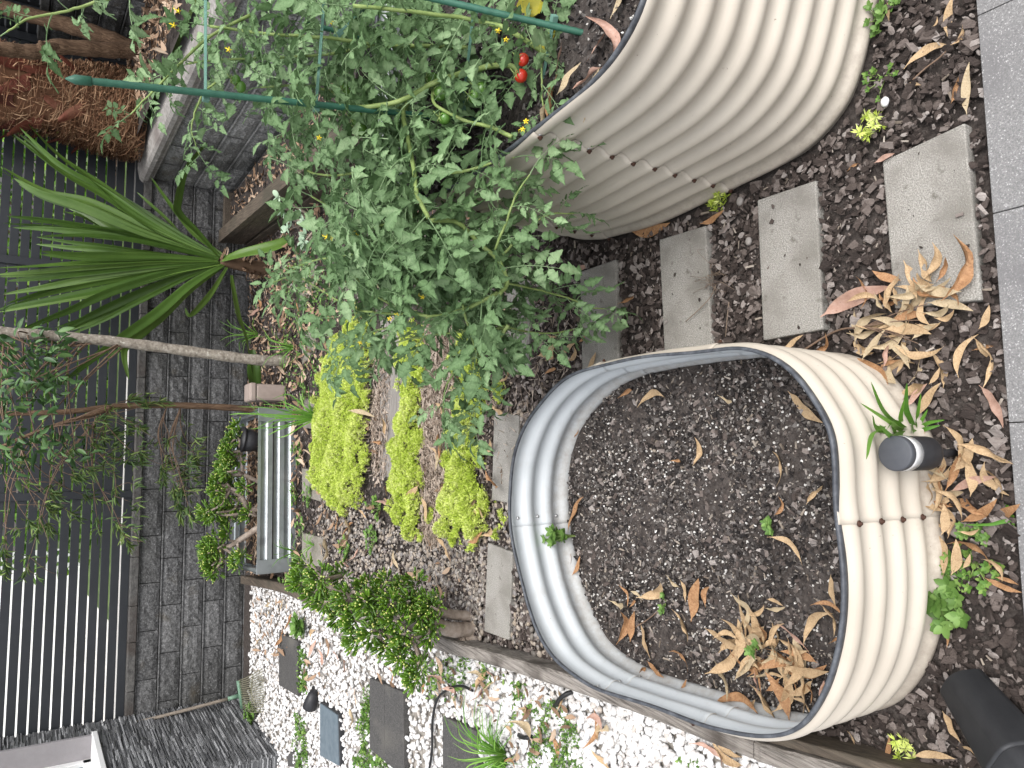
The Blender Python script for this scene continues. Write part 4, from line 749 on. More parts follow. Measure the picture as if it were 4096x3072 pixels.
strew(pw(c7, [(0, 900), (600, 1050), (600, 1500), (0, 1600)]), 6, .03, 'on weeds in the pebbles', GPb)
strew(pw(c7, [(700, 1150), (2000, 1520), (1900, 1659), (650, 1659)]), 8, .03, 'on clean white pebbles by the low bed', GPb)
strew([(-1.0, 2.8), (-.5, 2.75), (-.75, 3.1), (-.85, 4.3), (-1.2, 4.4)], 8, .02, 'on mulch beside the jade bush', GL)
strew([(.0, 4.9), (.9, 4.6), (.95, 6.2), (-.3, 6.1)], 12, .03, 'in the brown litter under the strap leaves', GL)
strew([(-.3, 2.2), (.4, 2.4), (.4, 3.3), (-.5, 2.4)], 8, .03, 'under the tomato behind the low bed', GL)
strew([tuple(p) for p in inset(QT, NT, .03)][10:75], 5, ZT+.01, 'on soil in the tall bed', 'fallen gum leaves in the tall bed')
strew([(.62, 1.25), (.95, 1.10), (1.0, 1.3), (.7, 1.5)], 7, ZT+.012, 'on the open soil corner of the tall bed', 'fallen gum leaves in the tall bed', L=(.08, .13))
def heap(px, f_, z, n, sx, place, group, L=(.07, .118)):
    c = G(*f_(*px), z)
    for k in range(n): put_leaf(c+np.array([rng.normal(0, sx), rng.normal(0, sx*.8), .006+.022*rng.random()]), rng.uniform(0, 6.3), rng.uniform(*L), place, group, mi=int(rng.choice([0, 0, 3, 1])), tilt=.3)
heap((2150, 640), c7, ZS, 22, .055, 'heaped in the left corner of the low bed soil', GB)
heap((200, 650), c8b, ZS, 18, .05, 'heaped by the near left rim in the low bed', GB)
heap((1200, 1050), c8, .01, 22, .06, 'piled against the near end of the first paver', GL); heap((1150, 1450), c8, .0, 12, .06, 'piled between the low bed and the patio', GL)
heap((1560, 980), c4b, .0, 18, .05, 'piled beside the foot of the garden light', GL)
for poly, n in ((pw(c6, [(1000, 880), (1600, 700), (2212, 850), (2212, 1300), (1700, 1100)]), 30), (pw(c6, [(0, 120), (300, 260), (500, 330), (180, 800), (0, 700)]), 70), (pw(c6, [(500, 420), (1000, 700), (900, 1250), (420, 950)]), 25), (pw(c7, [(0, 900), (600, 1050), (600, 1500), (0, 1600)]), 30)):
    chips('leaf_litter', scatter(poly, n, .03), .03, .09, K['litter'], geos=LIT, z=(.0, .02), tilt=.3)
for g in NOGO[:4]:
    q = scatter(g, 9, .022); chips('bark_mulch', q, .004, .016, K['chip'], rr=bias, geos=CH2, z=(.0, .003), tilt=.15)
# dry twig and roots
def stick(name, label, pts, r0, r1, m=K['twig']):
    mb = MB(); mb.tube(spline(pts, 6), np.linspace(r0, r1, (len(pts)-1)*6+1), 6); return tag(build(name, mb, m), label, 'twig')
t = thing('dry_twig', 'red-brown dry gum twig fanning out by the nearest paver', 'twig', G(*c8(300, 1370), 0))
mb = MB(); mb.tube(spline([G(*c8(*p), z) for p, z in (((300, 1370), .015), ((590, 1200), .02), ((830, 1165), .03), ((1060, 1090), .035))], 6), np.linspace(.003, .002, 19), 6); build('main_stem', mb, K['twig'], t)
for e in ((1380, 965), (1350, 1105), (1300, 1310), (1120, 1300), (1230, 1260)):
    mb = MB(); mb.tube(spline([G(*c8(830, 1165), .03), G(*c8((830+e[0])/2, (1150+e[1])/2-10), .04), G(*c8(*e), .035)], 5), np.linspace(.0018, .0009, 11), 5); build('side_stem', mb, K['twig'], t)
mb = MB()
for k in range(34):
    a = rng.normal(0, 1, 2)*60; s0 = np.array([1740, 760])+a*[.5, 1]; e0_ = s0+rng.normal(0, 70, 2)
    mb.tube(spline([G(*c7b(*s0), .03+rng.random()*.02), G(*c7b(*((s0+e0_)/2+rng.normal(0, 25, 2))), .035+rng.random()*.02), G(*c7b(*e0_), .026)], 4), .0006, 4)
mb.tube(spline([G(*c7b(*p), .035) for p in ((1760, 800), (1720, 900), (1620, 1010), (1500, 1120))], 6), .0014, 5)
tag(build('dry_roots', mb, K['thatch']), 'dry pulled-up grass roots lying across the paver edge', 'roots')
stick('dry_twig', 'thin dark twig on mulch by the patio joint', [G(*c4(*p), .014) for p in ((1250, 690), (1360, 590), (1500, 480), (1700, 280))], .0022, .0015)
stick('dry_twig', 'short pale stick on mulch left of the bare paver', [G(*c7b(*p), .014) for p in ((1875, 950), (1860, 1080), (1845, 1250))], .0016, .0012, K['thatch'])
stick('dry_twig', 'red twig lying on soil in the middle of the low bed', [G(*c7(*p), ZS+.012) for p in ((1070, 440), (1180, 370), (1290, 280))], .0022, .0015)
# ---------------------------------------------------------------- tomato
def leaflet(L, W, n=11, teeth=4.0, fold=.22, droop=.35):
    t = np.linspace(0, 1, n); saw = (t*teeth) % 1.0
    w_ = W*np.sin(np.pi*np.clip(t, 0, 1)**.66)**.95*(1.12-.55*saw); w_[0] = W*.05; w_[-1] = W*.01
    x = t*L; z = -droop*L*t**2*.6; V = []
    for s in (-1, 0, 1): V.append(np.column_stack([x+abs(s)*(saw*.13*L-.03*L), s*w_, z+abs(s)*fold*w_+(rng.normal(0, .004*L*8, n) if s else 0)*.35]))
    V = np.concatenate(V); ii = np.arange(3*n).reshape(3, n)
    return V, np.stack([ii[:-1, :-1], ii[1:, :-1], ii[1:, 1:], ii[:-1, 1:]], -1).reshape(-1, 4)
def compound(L, curl=.4):
    mb = MB(); n = 7; t = np.linspace(0, 1, n); R_ = np.column_stack([L*t, L*.05*np.sin(t*3), L*(.10*t-curl*t**2)])
    mb.tube(R_, np.linspace(.0026, .0010, n), 4, r=.55, cap=False)
    def at(f): return np.array([np.interp(f, t, R_[:, i]) for i in range(3)])
    def place(f, yaw, l, w_):
        V, F = leaflet(l, w_, n=15, teeth=rng.uniform(2.6, 3.6), fold=rng.uniform(-.1, .55), droop=rng.uniform(.0, 1.1))
        M = euler(yaw, rng.normal(.15, .25), rng.normal(0, .35))[0]; b_ = at(f); d = M[:, 0]*l*.22
        mb.tube(np.array([b_, b_+d]), .0009, 4, r=.5, cap=False); q = np.zeros(len(V)); q[len(V)//3:2*len(V)//3] = .38; mb.add(V@M.T+b_+d, F, q+rng.normal(0, .07))
    place(1, rng.normal(0, .2), L*.46, L*.15)
    for f, l in ((.38, .30), (.62, .38), (.85, .34)):
        for s in (-1, 1):
            if rng.random() < .93: place(f+rng.normal(0, .02), s*rng.uniform(.8, 1.25), L*l*rng.uniform(.85, 1.25), L*l*.36)
    for f in (.28, .5, .74):
        for s in (-1, 1):
            if rng.random() < .6: place(f, s*rng.uniform(1, 1.5), L*.11, L*.05)
    return np.concatenate(mb.V), np.concatenate([f for f, _ in mb.F]), np.concatenate(mb.R)
CL = [compound(.17, c) for c in (.15, .3, .5, .7, .25, .6, .9, .4, .05, .5)]
# stems: picture waypoints with their distance from the camera
ST = [  # (points in 4096 px, Y at start, Y at end, radius0, radius1, leaf spacing, leaf scale)
 ([(2350, 315), (2270, 265), (2048, 125), (1950, 90), (1750, 60), (1400, 20)], 1.46, 1.7, .008, .005, .045, .9),
 ([(2100, 300), (2000, 262), (1775, 318), (1644, 390), (1500, 425), (1340, 420)], 1.62, 1.85, .009, .006, .06, .9),
 ([(2048, 546), (1950, 505), (1866, 480), (1745, 412), (1732, 352)], 1.55, 1.75, .006, .004, .05, .8),
 ([(1644, 390), (1612, 454), (1632, 560), (1652, 655), (1672, 780), (1720, 880)], 1.85, 1.62, .007, .006, .06, .9),
 ([(1720, 880), (1825, 884), (1910, 960), (1985, 1030), (2024, 1115), (1990, 1170)], 1.7, 1.62, .007, .006, .05, 1.),
 ([(1990, 1170), (1850, 1240), (1746, 1268), (1650, 1252), (1533, 1194), (1420, 1100)], 1.66, 2.0, .006, .004, .045, 1.),
 ([(1990, 1120), (2048, 1136), (2180, 1165), (2280, 1195), (2355, 1228), (2418, 1233)], 1.72, 1.74, .004, .002, .06, .75),
 ([(1960, 1290), (2048, 1310), (2200, 1330), (2310, 1308)], 1.75, 1.8, .004, .002, .05, .75),
 ([(2160, 135), (2165, 300), (2170, 420), (2176, 500)], 1.48, 1.5, .003, .002, .05, .7),
 ([(1000, 60), (856, 139), (720, 258), (600, 390), (530, 460)], 2.0, 2.1, .005, .002, .05, .6),
 ([(560, -60), (416, 0), (275, 42), (120, 75), (30, 140)], 1.7, 1.75, .004, .002, .05, .65),
 ([(860, 330), (806, 370), (770, 460), (765, 520), (800, 620)], 2.0, 2.0, .003, .0015, .05, .55),
 ([(1900, 190), (1700, 186), (1500, 180), (1300, 162), (1100, 150), (850, 120)], 1.8, 2.0, .007, .004, .05, .9),
 ([(1480, 185), (1300, 215), (1100, 227), (900, 230), (740, 250)], 1.95, 2.1, .005, .003, .05, .85),
 ([(1640, 440), (1417, 398), (1246, 345), (1050, 350)], 1.9, 2.05, .006, .003, .05, .85),
 ([(1690, 1260), (1500, 1245), (1417, 1230), (1290, 1160), (1190, 1100), (1090, 1120)], 1.85, 2.3, .004, .002, .05, .7),
 ([(1500, 1000), (1350, 1025), (1218, 1046), (1150, 1090)], 1.95, 2.25, .004, .002, .05, .7),
 ([(1700, 860), (1550, 900), (1440, 915), (1348, 851), (1250, 790)], 1.8, 2.2, .005, .003, .05, .85),
 ([(2033, 1300), (1960, 1400), (1860, 1450), (1811, 1490), (1770, 1570), (1760, 1660)], 1.72, 2.0, .006, .002, .05, .85),
 ([(2040, 1310), (1870, 1320), (1700, 1340), (1560, 1370), (1470, 1450)], 1.75, 2.25, .005, .002, .05, .85),
 ([(1850, 1220), (1900, 1380), (1935, 1500), (1900, 1640), (1880, 1720)], 1.7, 2.0, .004, .002, .05, .75),
 ([(1600, 1300), (1480, 1330), (1390, 1390), (1350, 1480)], 1.95, 2.4, .004, .002, .05, .75),
 ([(1750, 700), (1880, 690), (1990, 650), (2060, 640)], 1.7, 1.55, .005, .003, .05, .9),
 ([(1600, 560), (1500, 650), (1380, 700), (1250, 700), (1150, 650)], 1.85, 2.2, .005, .003, .05, .85),
 ([(1980, 1000), (2020, 900), (2060, 790), (2120, 700)], 1.6, 1.5, .004, .002, .05, .8),
 ([(2010, 1020), (2100, 930), (2200, 860), (2300, 850)], 1.62, 1.60, .004, .002, .06, .6)]
tq = np.array([.78, 1.85, ZT]); tom = thing('tomato_plant', 'large sprawling tomato plant with yellow flowers spilling out of the tall bed', 'tomato plant', tq)
stem = MB(); LP, LD, LS = [], [], []
for pts, y0, y1, r0, r1, sp_, ls in ST:
    m = len(pts); P = spline([GY(x, y, y0+(y1-y0)*i/(m-1)) for i, (x, y) in enumerate(pts)], 8)
    P = P+np.cumsum(rng.normal(0, .0012, P.shape), 0)*.6; stem.tube(P, np.linspace(r0, r1, len(P))*.9, 7)
    d = np.r_[0, np.cumsum(np.linalg.norm(np.diff(P, axis=0), axis=1))]; T = np.gradient(P, axis=0); a = rng.uniform(0, 6.3)
    for u in np.arange(.02, d[-1], sp_*.62):
        p = np.array([np.interp(u, d, P[:, i]) for i in range(3)]); tt = np.array([np.interp(u, d, T[:, i]) for i in range(3)]); tt /= np.linalg.norm(tt); a += 2.4
        q = np.cross(tt, [0, 0, 1.]); q /= np.linalg.norm(q)+1e-9; r = np.cross(q, tt); v = math.cos(a)*q+math.sin(a)*r+.5*tt+[0, 0, .15]
        LP.append(p); LD.append(v); LS.append(ls*rng.uniform(.65, 1.15)*(1-.35*u/d[-1]))
    LP.append(P[-1]); LD.append(T[-1]); LS.append(ls*.8)
TALLP = np.array(QT)
def fill(qpoly, n, ya, yb, smin, smax):
    A = np.array(qpoly)*1.8517; k = 0
    for p in scatter(A, n):
        w_ = GY(p[0], p[1], rng.uniform(ya, yb))
        if w_[2] < .06: continue
        if inpoly([w_[:2]], TALLP)[0] and w_[2] < ZT+.05: continue
        dd = np.min(np.linalg.norm(TALLP-w_[:2], axis=1))
        if dd < .07 and w_[2] < .78 : continue
        LP.append(w_); a = rng.uniform(0, 6.3); LD.append([math.cos(a), math.sin(a), rng.normal(.1, .45)]); LS.append(rng.uniform(smin, smax))
R1 = [(620, 60), (740, -20), (1090, -20), (1150, 80), (1175, 260), (1090, 320), (1090, 480), (1010, 560), (860, 620), (760, 560), (690, 420), (640, 200)]
R2 = [(720, 420), (1060, 440), (1120, 560), (1170, 680), (1080, 740), (990, 760), (930, 660), (800, 640), (700, 560)]
fill(R1, 330, 1.72, 2.3, .42, .85); fill(R2, 190, 1.70, 2.15, .4, .8)
fill([(420, 0), (620, -10), (660, 400), (600, 430), (470, 200)], 34, 1.85, 2.3, .32, .6)
fill([(600, 560), (720, 560), (820, 720), (720, 820), (620, 700)], 12, 1.9, 2.4, .3, .55)
LP = np.array(LP); LD = np.array(LD, float); LS = np.array(LS); fol = MB(); wh = rng.integers(0, len(CL), len(LP))
print('tomato leaves', len(LP))
base_roll = rng.normal(0, .45, len(LP))
for g in range(len(CL)):
    k = wh == g
    fol.inst(CL[g][:2], basis(LD[k], base_roll[k])*LS[k][:, None, None], LP[k], np.clip(rng.normal(.38, .22, k.sum()), 0, .8), tr=CL[g][2])
build('stem', stem, K['tstem'], tom); build('foliage', fol, K['tleaf'], tom)
for (x, y), Y in (((2160, 50), 1.55), ((2245, 195), 1.5), ((2070, 20), 1.6)):
    mb = MB(); V, F = leaflet(.085, .036); d = rng.normal(0, 1, 3); mb.add(V@basis(d)[0].T+GY(x, y, Y), F); build('yellowed_leaflet', mb, K['tyellow'], tom)
SPH = None
def sphere(n=12, m=9):
    a = np.linspace(0, 2*math.pi, n, endpoint=False); V = []
    for j in range(m):
        p = math.pi*j/(m-1); r = math.sin(p)+1e-4; z = math.cos(p)*(.9-.12*math.exp(-(r*4)**2)); V.append(np.column_stack([r*np.cos(a)*(1+.02*np.cos(5*a)), r*np.sin(a)*(1+.02*np.cos(5*a)), np.full(n, z)]))
    F = [[j*n+i, (j+1)*n+i, (j+1)*n+(i+1) % n, j*n+(i+1) % n] for j in range(m-1) for i in range(n)]
    return np.concatenate(V), np.array(F)
SPH = sphere(18, 12)
f1, f2, f3 = cr(1024, 0), cr(2048, 0), cr(0, 0)
for (x, y), r, Y, m in ((f2(95, 515), .0155, 1.52, 'red'), (f2(78, 655), .017, 1.54, 'red'), (f1(1905, 575), .0145, 1.75, 'red'), (f1(1525, 690), .019, 1.78, 'green'), (f1(1590, 800), .022, 1.74, 'green'), (f1(1890, 835), .018, 1.68, 'green'), (f1(1950, 770), .02, 1.70, 'green'), (f1(1905, 700), .017, 1.73, 'green'), (f1(885, 1035), .020, 1.9, 'green'), (f1(905, 1115), .019, 1.9, 'green'), (f1(770, 750), .012, 1.95, 'green'), (f1(780, 800), .013, 1.95, 'green'), (f1(1630, 1020), .017, 1.7, 'green'), (f3(2080, 750), .015, 2.05, 'green'), (f3(2040, 690), .013, 2.05, 'green'), (f1(820, 940), .012, 1.95, 'green')):
    p = GY(x, y, Y); mb = MB(); mb.add(SPH[0]*r+p, SPH[1], .5); fr_ = build('tomato', mb, K[m], tom)
    mb = MB()
    for k in range(5):
        a = k*1.257; d = np.array([math.cos(a), math.sin(a), 0]); mb.tube([p+[0, 0, r*.83], p+d*r*.6+[0, 0, r*.95], p+d*r*1.0+[0, 0, r*.8]], [.0016, .0013, .0004], 4)
    mb.tube([p+[0, 0, r*.8], p+[.004, .003, r*1.3], p+[.012, .006, r*1.7]], .0013, 5); build('calyx', mb, K['tstem'], fr_)
f6 = cr(1024, 768)
for (x, y), Y in [(f3(1500, 220), 1.95), (f3(1540, 95), 1.95), (f3(1975, 430), 1.9), (f1(640, 185), 1.8), (f1(2095, 265), 1.6), (f1(2160, 340), 1.6), (f1(545, 1190), 1.9), (f2(120, 1045), 1.5), (f2(95, 1115), 1.5), (f6(610, 390), 1.95), (f6(645, 400), 1.95), (f6(855, 330), 1.85), (f6(865, 375), 1.85), (f6(1155, 1095), 1.9), (f6(1215, 1065), 1.9), (f6(1440, 910), 1.8), (f6(905, 1300), 2.0)]:
    p = GY(x, y, Y-.03); mb = MB(); tocam = CAM-p+rng.normal(0, .5, 3); B_ = basis(tocam)[0]
    for k in range(5):
        a = k*1.257; d = B_[:, 1]*math.cos(a)+B_[:, 2]*math.sin(a); e = B_[:, 1]*-math.sin(a)+B_[:, 2]*math.cos(a); n_ = B_[:, 0]
        mb.add([p, p+d*.004+e*.0015, p+d*.008-n_*.0025, p+d*.004-e*.0015], [[0, 1, 2, 3]])
    mb.tube([p-B_[:, 0]*.002, p+B_[:, 0]*.006], [.0022, .001], 5); mb.tube([p, p-B_[:, 0]*.01+[0, 0, .008], p-B_[:, 0]*.03], .0008, 4); build('flower', mb, [K['petal']], tom)
# ---------------------------------------------------------------- tomato cage
cage = thing('tomato_cage', 'green plastic plant stakes joined by clip-on crossbars around the tomato', 'plant cage', (.72, 1.75, ZT))
def stake(a, b_, r=.0075):
    P = np.array([a+(b_-a)*t for t in np.linspace(0, 1, 60)]); mb = MB(); rr = r*(1+.10*(np.arange(60) % 2)); mb.tube(P, rr, 10); d = (a-b_)/np.linalg.norm(a-b_)
    mb.tube([a-d*.028, a-d*.028+d*.001, a+d*.004, a+d*.022], [r*1.15, r*1.35, r*1.35, r*.15], 10); build('stake', mb, K['greentube'], cage)
stake(GY(308, 319, 1.88), np.array([.715, 1.78, ZT-.05]))
stake(GY(1500, -60, 1.62), GY(2500, 164, 1.335)+[0, 0, -.03])
stake(GY(1240, 98, 2.2), np.array([1.02, 2.16, ZT-.05]))
for a, b_ in (((1301, -30, 1.85), (1265, 428, 1.84)), ((824, -20, 1.9), (824, 386, 1.875)), ((1897, 40, 1.6), (1850, 440, 1.78)), ((2215, 80, 1.46), (2148, 450, 1.60)), ((1462, 30, 1.95), (1355, 137, 1.95))):
    A, B2 = GY(*a), GY(*b_); mb = MB(); d = B2-A; L_ = np.linalg.norm(d); M_ = basis(d)[0]
    mb.box((A+B2)/2, (L_, .011, .003), M=M_); mb.box((A+B2)/2+M_[:, 2]*.002, (L_, .003, .005), M=M_)
    for e in (A, B2): mb.box(e, (.022, .017, .014), M=M_)
    build('crossbar', mb, K['greenbar'], cage, smooth=False, bevel=.001)
# ---------------------------------------------------------------- strap-leaf lily in the corner
lb = np.array([.78, 6.04, 0.]); lily = thing('strap_leaf_plant', 'big plant with long bright green strap leaves fanning in the wall corner', 'lily', lb)
c5 = cr(0, 768)
def strap(pts, ya, yb, w_, fold=.25, m='lily', par=None, r=None, face=None):
    mm = len(pts); P = spline([GY(x, y, ya+(yb-ya)*(i/(mm-1))**1.3) for i, (x, y) in enumerate(pts)], 10); n = len(P); t = np.linspace(0, 1, n)
    W = w_*np.minimum(1, .38+1.5*t)*np.sqrt(np.clip((1-t)/.45, 0.001, 1)); T = np.gradient(P, axis=0); T /= np.linalg.norm(T, axis=1)[:, None]
    fv = (CAM-P) if face is None else np.broadcast_to(face, P.shape); fv = fv/np.linalg.norm(fv, axis=1)[:, None]
    tw = rng.normal(0, .5)+rng.normal(0, .8)*t; S = np.cross(T, fv); S /= np.linalg.norm(S, axis=1)[:, None]; Nn = np.cross(S, T); S, Nn = S*np.cos(tw)[:, None]+Nn*np.sin(tw)[:, None], Nn*np.cos(tw)[:, None]-S*np.sin(tw)[:, None]
    V = []
    for k, s in enumerate((-1, -.66, -.33, 0, .33, .66, 1)): V.append(P+S*(W*s/2)[:, None]+Nn*((abs(s)*fold*W/2)+(.06*W if k % 2 else 0)+.02*w_*np.sin(t*17+s*3)*abs(s))[:, None])
    V = np.concatenate(V); ii = np.arange(7*n).reshape(7, n); F = np.stack([ii[:-1, :-1], ii[1:, :-1], ii[1:, 1:], ii[:-1, 1:]], -1).reshape(-1, 4)
    return MB().add(V, F, rng.random() if r is None else r)
LV = [([(1900, 560), (1500, 350), (1000, 60), (600, -140), (60, -530)], 6.3, .085), ([(1880, 570), (1350, 300), (900, 0), (500, -250), (170, -560)], 6.25, .09),
 ([(1890, 575), (1300, 330), (800, 100), (400, 0), (0, -220)], 6.2, .085), ([(1890, 575), (1250, 360), (700, 130), (350, 10), (120, -120)], 6.1, .08),
 ([(1880, 575), (1300, 400), (900, 330), (450, 250), (60, 205)], 6.2, .085), ([(1880, 580), (1400, 470), (1000, 400), (600, 380), (340, 388)], 5.9, .085),
 ([(1890, 580), (1300, 440), (1000, 330), (750, 190), (590, 140)], 6.3, .075), ([(1880, 585), (1300, 540), (900, 500), (600, 480), (310, 450)], 6.25, .06),
 ([(1880, 590), (1400, 560), (1000, 560), (650, 560), (360, 540)], 5.95, .08), ([(1880, 595), (1400, 590), (900, 610), (400, 640), (-30, 660)], 6.0, .09),
 ([(1880, 600), (1300, 640), (800, 690), (400, 740), (60, 770)], 6.1, .08), ([(1890, 610), (1400, 680), (900, 760), (450, 850), (60, 965)], 6.15, .085),
 ([(1890, 610), (1450, 690), (950, 830), (500, 920), (-40, 1020)], 6.0, .085), ([(1900, 620), (1500, 700), (1000, 860), (600, 1040), (210, 1200)], 5.9, .095),
 ([(1900, 625), (1600, 720), (1200, 880), (800, 1060), (490, 1225)], 6.0, .09), ([(1905, 630), (1600, 740), (1200, 930), (900, 1080), (600, 1200)], 6.1, .06),
 ([(1930, 630), (1650, 800), (1350, 1050), (1000, 1290), (530, 1655)], 5.75, .11), ([(1930, 640), (1650, 840), (1380, 1090), (1120, 1300), (1070, 1400), (1110, 1620)], 5.7, .085),
 ([(1930, 640), (1600, 880), (1350, 1120), (1150, 1300), (880, 1450)], 5.9, .08), ([(1960, 650), (1850, 830), (1750, 960), (1640, 1060), (1600, 1000)], 5.95, .07),
 ([(2000, 720), (2015, 850), (2060, 1080), (2130, 1300), (2190, 1640)], 5.65, .075), ([(1950, 560), (1800, 500), (1600, 400), (1400, 200), (1180, 0)], 6.25, .065),
 ([(1950, 560), (1800, 460), (1650, 330), (1480, 120), (1300, -130)], 6.3, .06), ([(1940, 565), (1700, 470), (1400, 330), (1100, 150), (900, -20)], 6.3, .07),
 ([(1900, 570), (1500, 430), (1150, 230), (850, -40), (600, -250)], 6.15, .085), ([(1880, 600), (1500, 600), (1100, 540), (800, 470), (690, 430)], 6.3, .05),
 ([(1900, 600), (1450, 660), (1050, 720), (700, 730), (350, 800)], 6.3, .06)]
for pts, yb, w_ in list(LV)+[([(x+jx*i/len(p_), y+jy*i/len(p_)) for i, (x, y) in enumerate(p_)], y_+rng.normal(0, .1), w__*rng.uniform(.65, .9)) for (p_, y_, w__), jx, jy in [(LV[int(k)], rng.normal(0, 90), rng.normal(0, 75)) for k in np.r_[rng.choice(17, 17, replace=False), rng.choice(17, 6)]]]:
    yb = min(yb, 6.42); build('leaf', strap([c5(*p) for p in pts], 6.0, yb, w_*.74), K['lily'], lily)
build('leaf', strap([(880, 1030), (790, 930), (712, 850), (712, 790), (735, 690), (790, 610), (856, 546)], 6.0, 5.8, .075), K['lily'], lily)
build('leaf', strap([(885, 1040), (960, 1018), (1100, 985), (1200, 950), (1310, 915)], 6.0, 5.1, .10, face=np.array([0, -.5, 1.])), K['lily'], lily)
build('leaf', strap([(1010, 1400), (1015, 1500), (1020, 1600)], 5.75, 5.55, .10, r=.1), K['lily'], lily)
mb = MB(); cw = GY(*c5(1900, 590), 6.02); mb.tube(spline([lb+[0, 0, -.03], lb*.5+cw*.5, cw], 5), np.linspace(.06, .04, 11), 9)
for k in range(26):
    a = rng.uniform(0, 6.3); p = lb+(cw-lb)*rng.uniform(.1, 1)+[.05*math.cos(a), .05*math.sin(a), 0]; V, F = gum_geo(.13, .3, .5, .4, .4, 1.); mb.add(V*.13@basis([math.cos(a), math.sin(a), rng.uniform(-1, .4)])[0].T+p, F, rng.random())
build('stem', mb, K['litter'], lily)
# ---------------------------------------------------------------- shaggy palm trunk and thin trunks on the terrace
pc = np.array([1.83, 6.36, .93]); palm = thing('palm_trunk', 'shaggy red-brown palm trunk with old leaf bases on the terrace', 'palm', pc)
zz = np.linspace(0, 2.0, 26); rr = .255-.05*zz/2+.02*np.sin(zz*9); a = np.linspace(0, 2*math.pi, 28, endpoint=False)
def prad(z): return np.interp(z, zz, rr)
V = np.concatenate([np.column_stack([pc[0]+r*np.cos(a)*(1+.05*np.sin(3*a+z*4)), pc[1]+.8*r*np.sin(a), np.full(28, pc[2]+z)]) for z, r in zip(zz, rr)]); F = [[j*28+i, j*28+(i+1) % 28, (j+1)*28+(i+1) % 28, (j+1)*28+i] for j in range(25) for i in range(28)]
build('trunk', MB().add(V, F, .2), K['fibre'], palm)
n = 9000; A = rng.uniform(0, 6.3, n); Z = np.where(rng.random(n) < .60, .5*rng.random(n), 1.3*rng.random(n)); mb = MB(); st = np.linspace(0, 1, 5); T_ = (np.array([[x, y, .25*math.sin(x*3)] for y in (-.5, .5) for x in st]), None)
V = np.zeros((n, 10, 3)); L_ = rng.uniform(.06, .17, n); out = rng.uniform(.0, .075, n); side = rng.normal(0, .07, n); wdt = rng.uniform(.0012, .0028, n); cz = rng.uniform(-1.2, .55, n)
for i, s in enumerate(st):
    r = prad(Z)+.004+out*np.sin(s*2.6)+.01*rng.random(n); an = A+side/.25*s*1.2+.25*np.sin(s*4+A*9)*side/.07*.3; z = Z+L_*cz*(s-.3*s*s)
    for j, w_ in enumerate((-1, 1)):
        aa = an+w_*wdt/.25; V[:, j*5+i] = np.column_stack([pc[0]+r*np.cos(aa), pc[1]+.8*r*np.sin(aa), pc[2]+np.maximum(z, -.04)+w_*wdt*.6])
f = np.array([[i, i+1, 5+i+1, 5+i] for i in range(4)]); mb.add(V.reshape(-1, 3), (f[None]+(np.arange(n)*10)[:, None, None]).reshape(-1, 4), np.repeat(rng.random(n), 10)); o = build('fibre', mb, K['fibre'], palm)
for k in range(40):
    z = .30+1.0*(k/39)**.9+rng.normal(0, .03); an = k*2.4+rng.normal(0, .25); L_, W_ = rng.uniform(.14, .26), rng.uniform(.035, .07); tl = rng.uniform(.35, 1.1); t_ = np.linspace(0, 1, 8); V = []
    lean = rng.normal(0, .9)
    for s in (-1, -.5, 0, .5, 1):
        w_ = W_*(1-t_)**.55+.012; r = prad(z)+.018+tl*L_*t_**1.6*.55-abs(s)*.018; aa = an+s*w_/.25+lean*t_*.5; V.append(np.column_stack([pc[0]+r*np.cos(aa), pc[1]+.8*r*np.sin(aa), pc[2]+z-.06+L_*t_*.9-(.02*abs(s))*(1-t_)]))
    V = np.concatenate(V); ii = np.arange(40).reshape(5, 8); build('leaf_base', MB().add(V, np.stack([ii[:-1, :-1], ii[1:, :-1], ii[1:, 1:], ii[:-1, 1:]], -1).reshape(-1, 4), rng.random()), K['palmscale'], palm)
def trunk(name, label, pts, r0, r1, m, cat='tree'):
    P = spline(pts, 12); t = thing(name, label, cat, P[0]); n = len(P); r = np.linspace(r0, r1, n)*(1+.05*np.sin(np.arange(n)*.9+r0*99)+.03*np.sin(np.arange(n)*2.3)); mb = MB(); mb.tube(P, r, 14); build('trunk', mb, m, t); return t, P
c1 = cr(0, 0)
trunk('tree', 'leaning rough brown tree trunk at the upper right corner', [GY(*c1(*p), y) for p, y in (((1190, 445), 6.15), ((900, 320), 6.15), ((600, 222), 6.2), ((280, 135), 6.25), ((0, 55), 6.3), ((-260, -60), 6.35))], .062, .045, K['barkbrown'])
t2, P2 = trunk('tree', 'straight fissured brown tree trunk just right of the palm', [GY(*c1(*p), y) for p, y in (((1190, 440), 6.12), ((900, 432), 6.05), ((500, 405), 6.0), ((300, 448), 6.0), ((0, 425), 5.95), ((-260, 440), 5.9))], .055, .042, K['barkbrown'])
mb = MB(); mb.tube(spline([GY(*c1(500, 405), 5.98), GY(*c1(400, 392), 5.93), GY(*c1(338, 362), 5.9)], 4), np.linspace(.03, .012, 9), 8); build('branch_stub', mb, K['barkbrown'], t2)
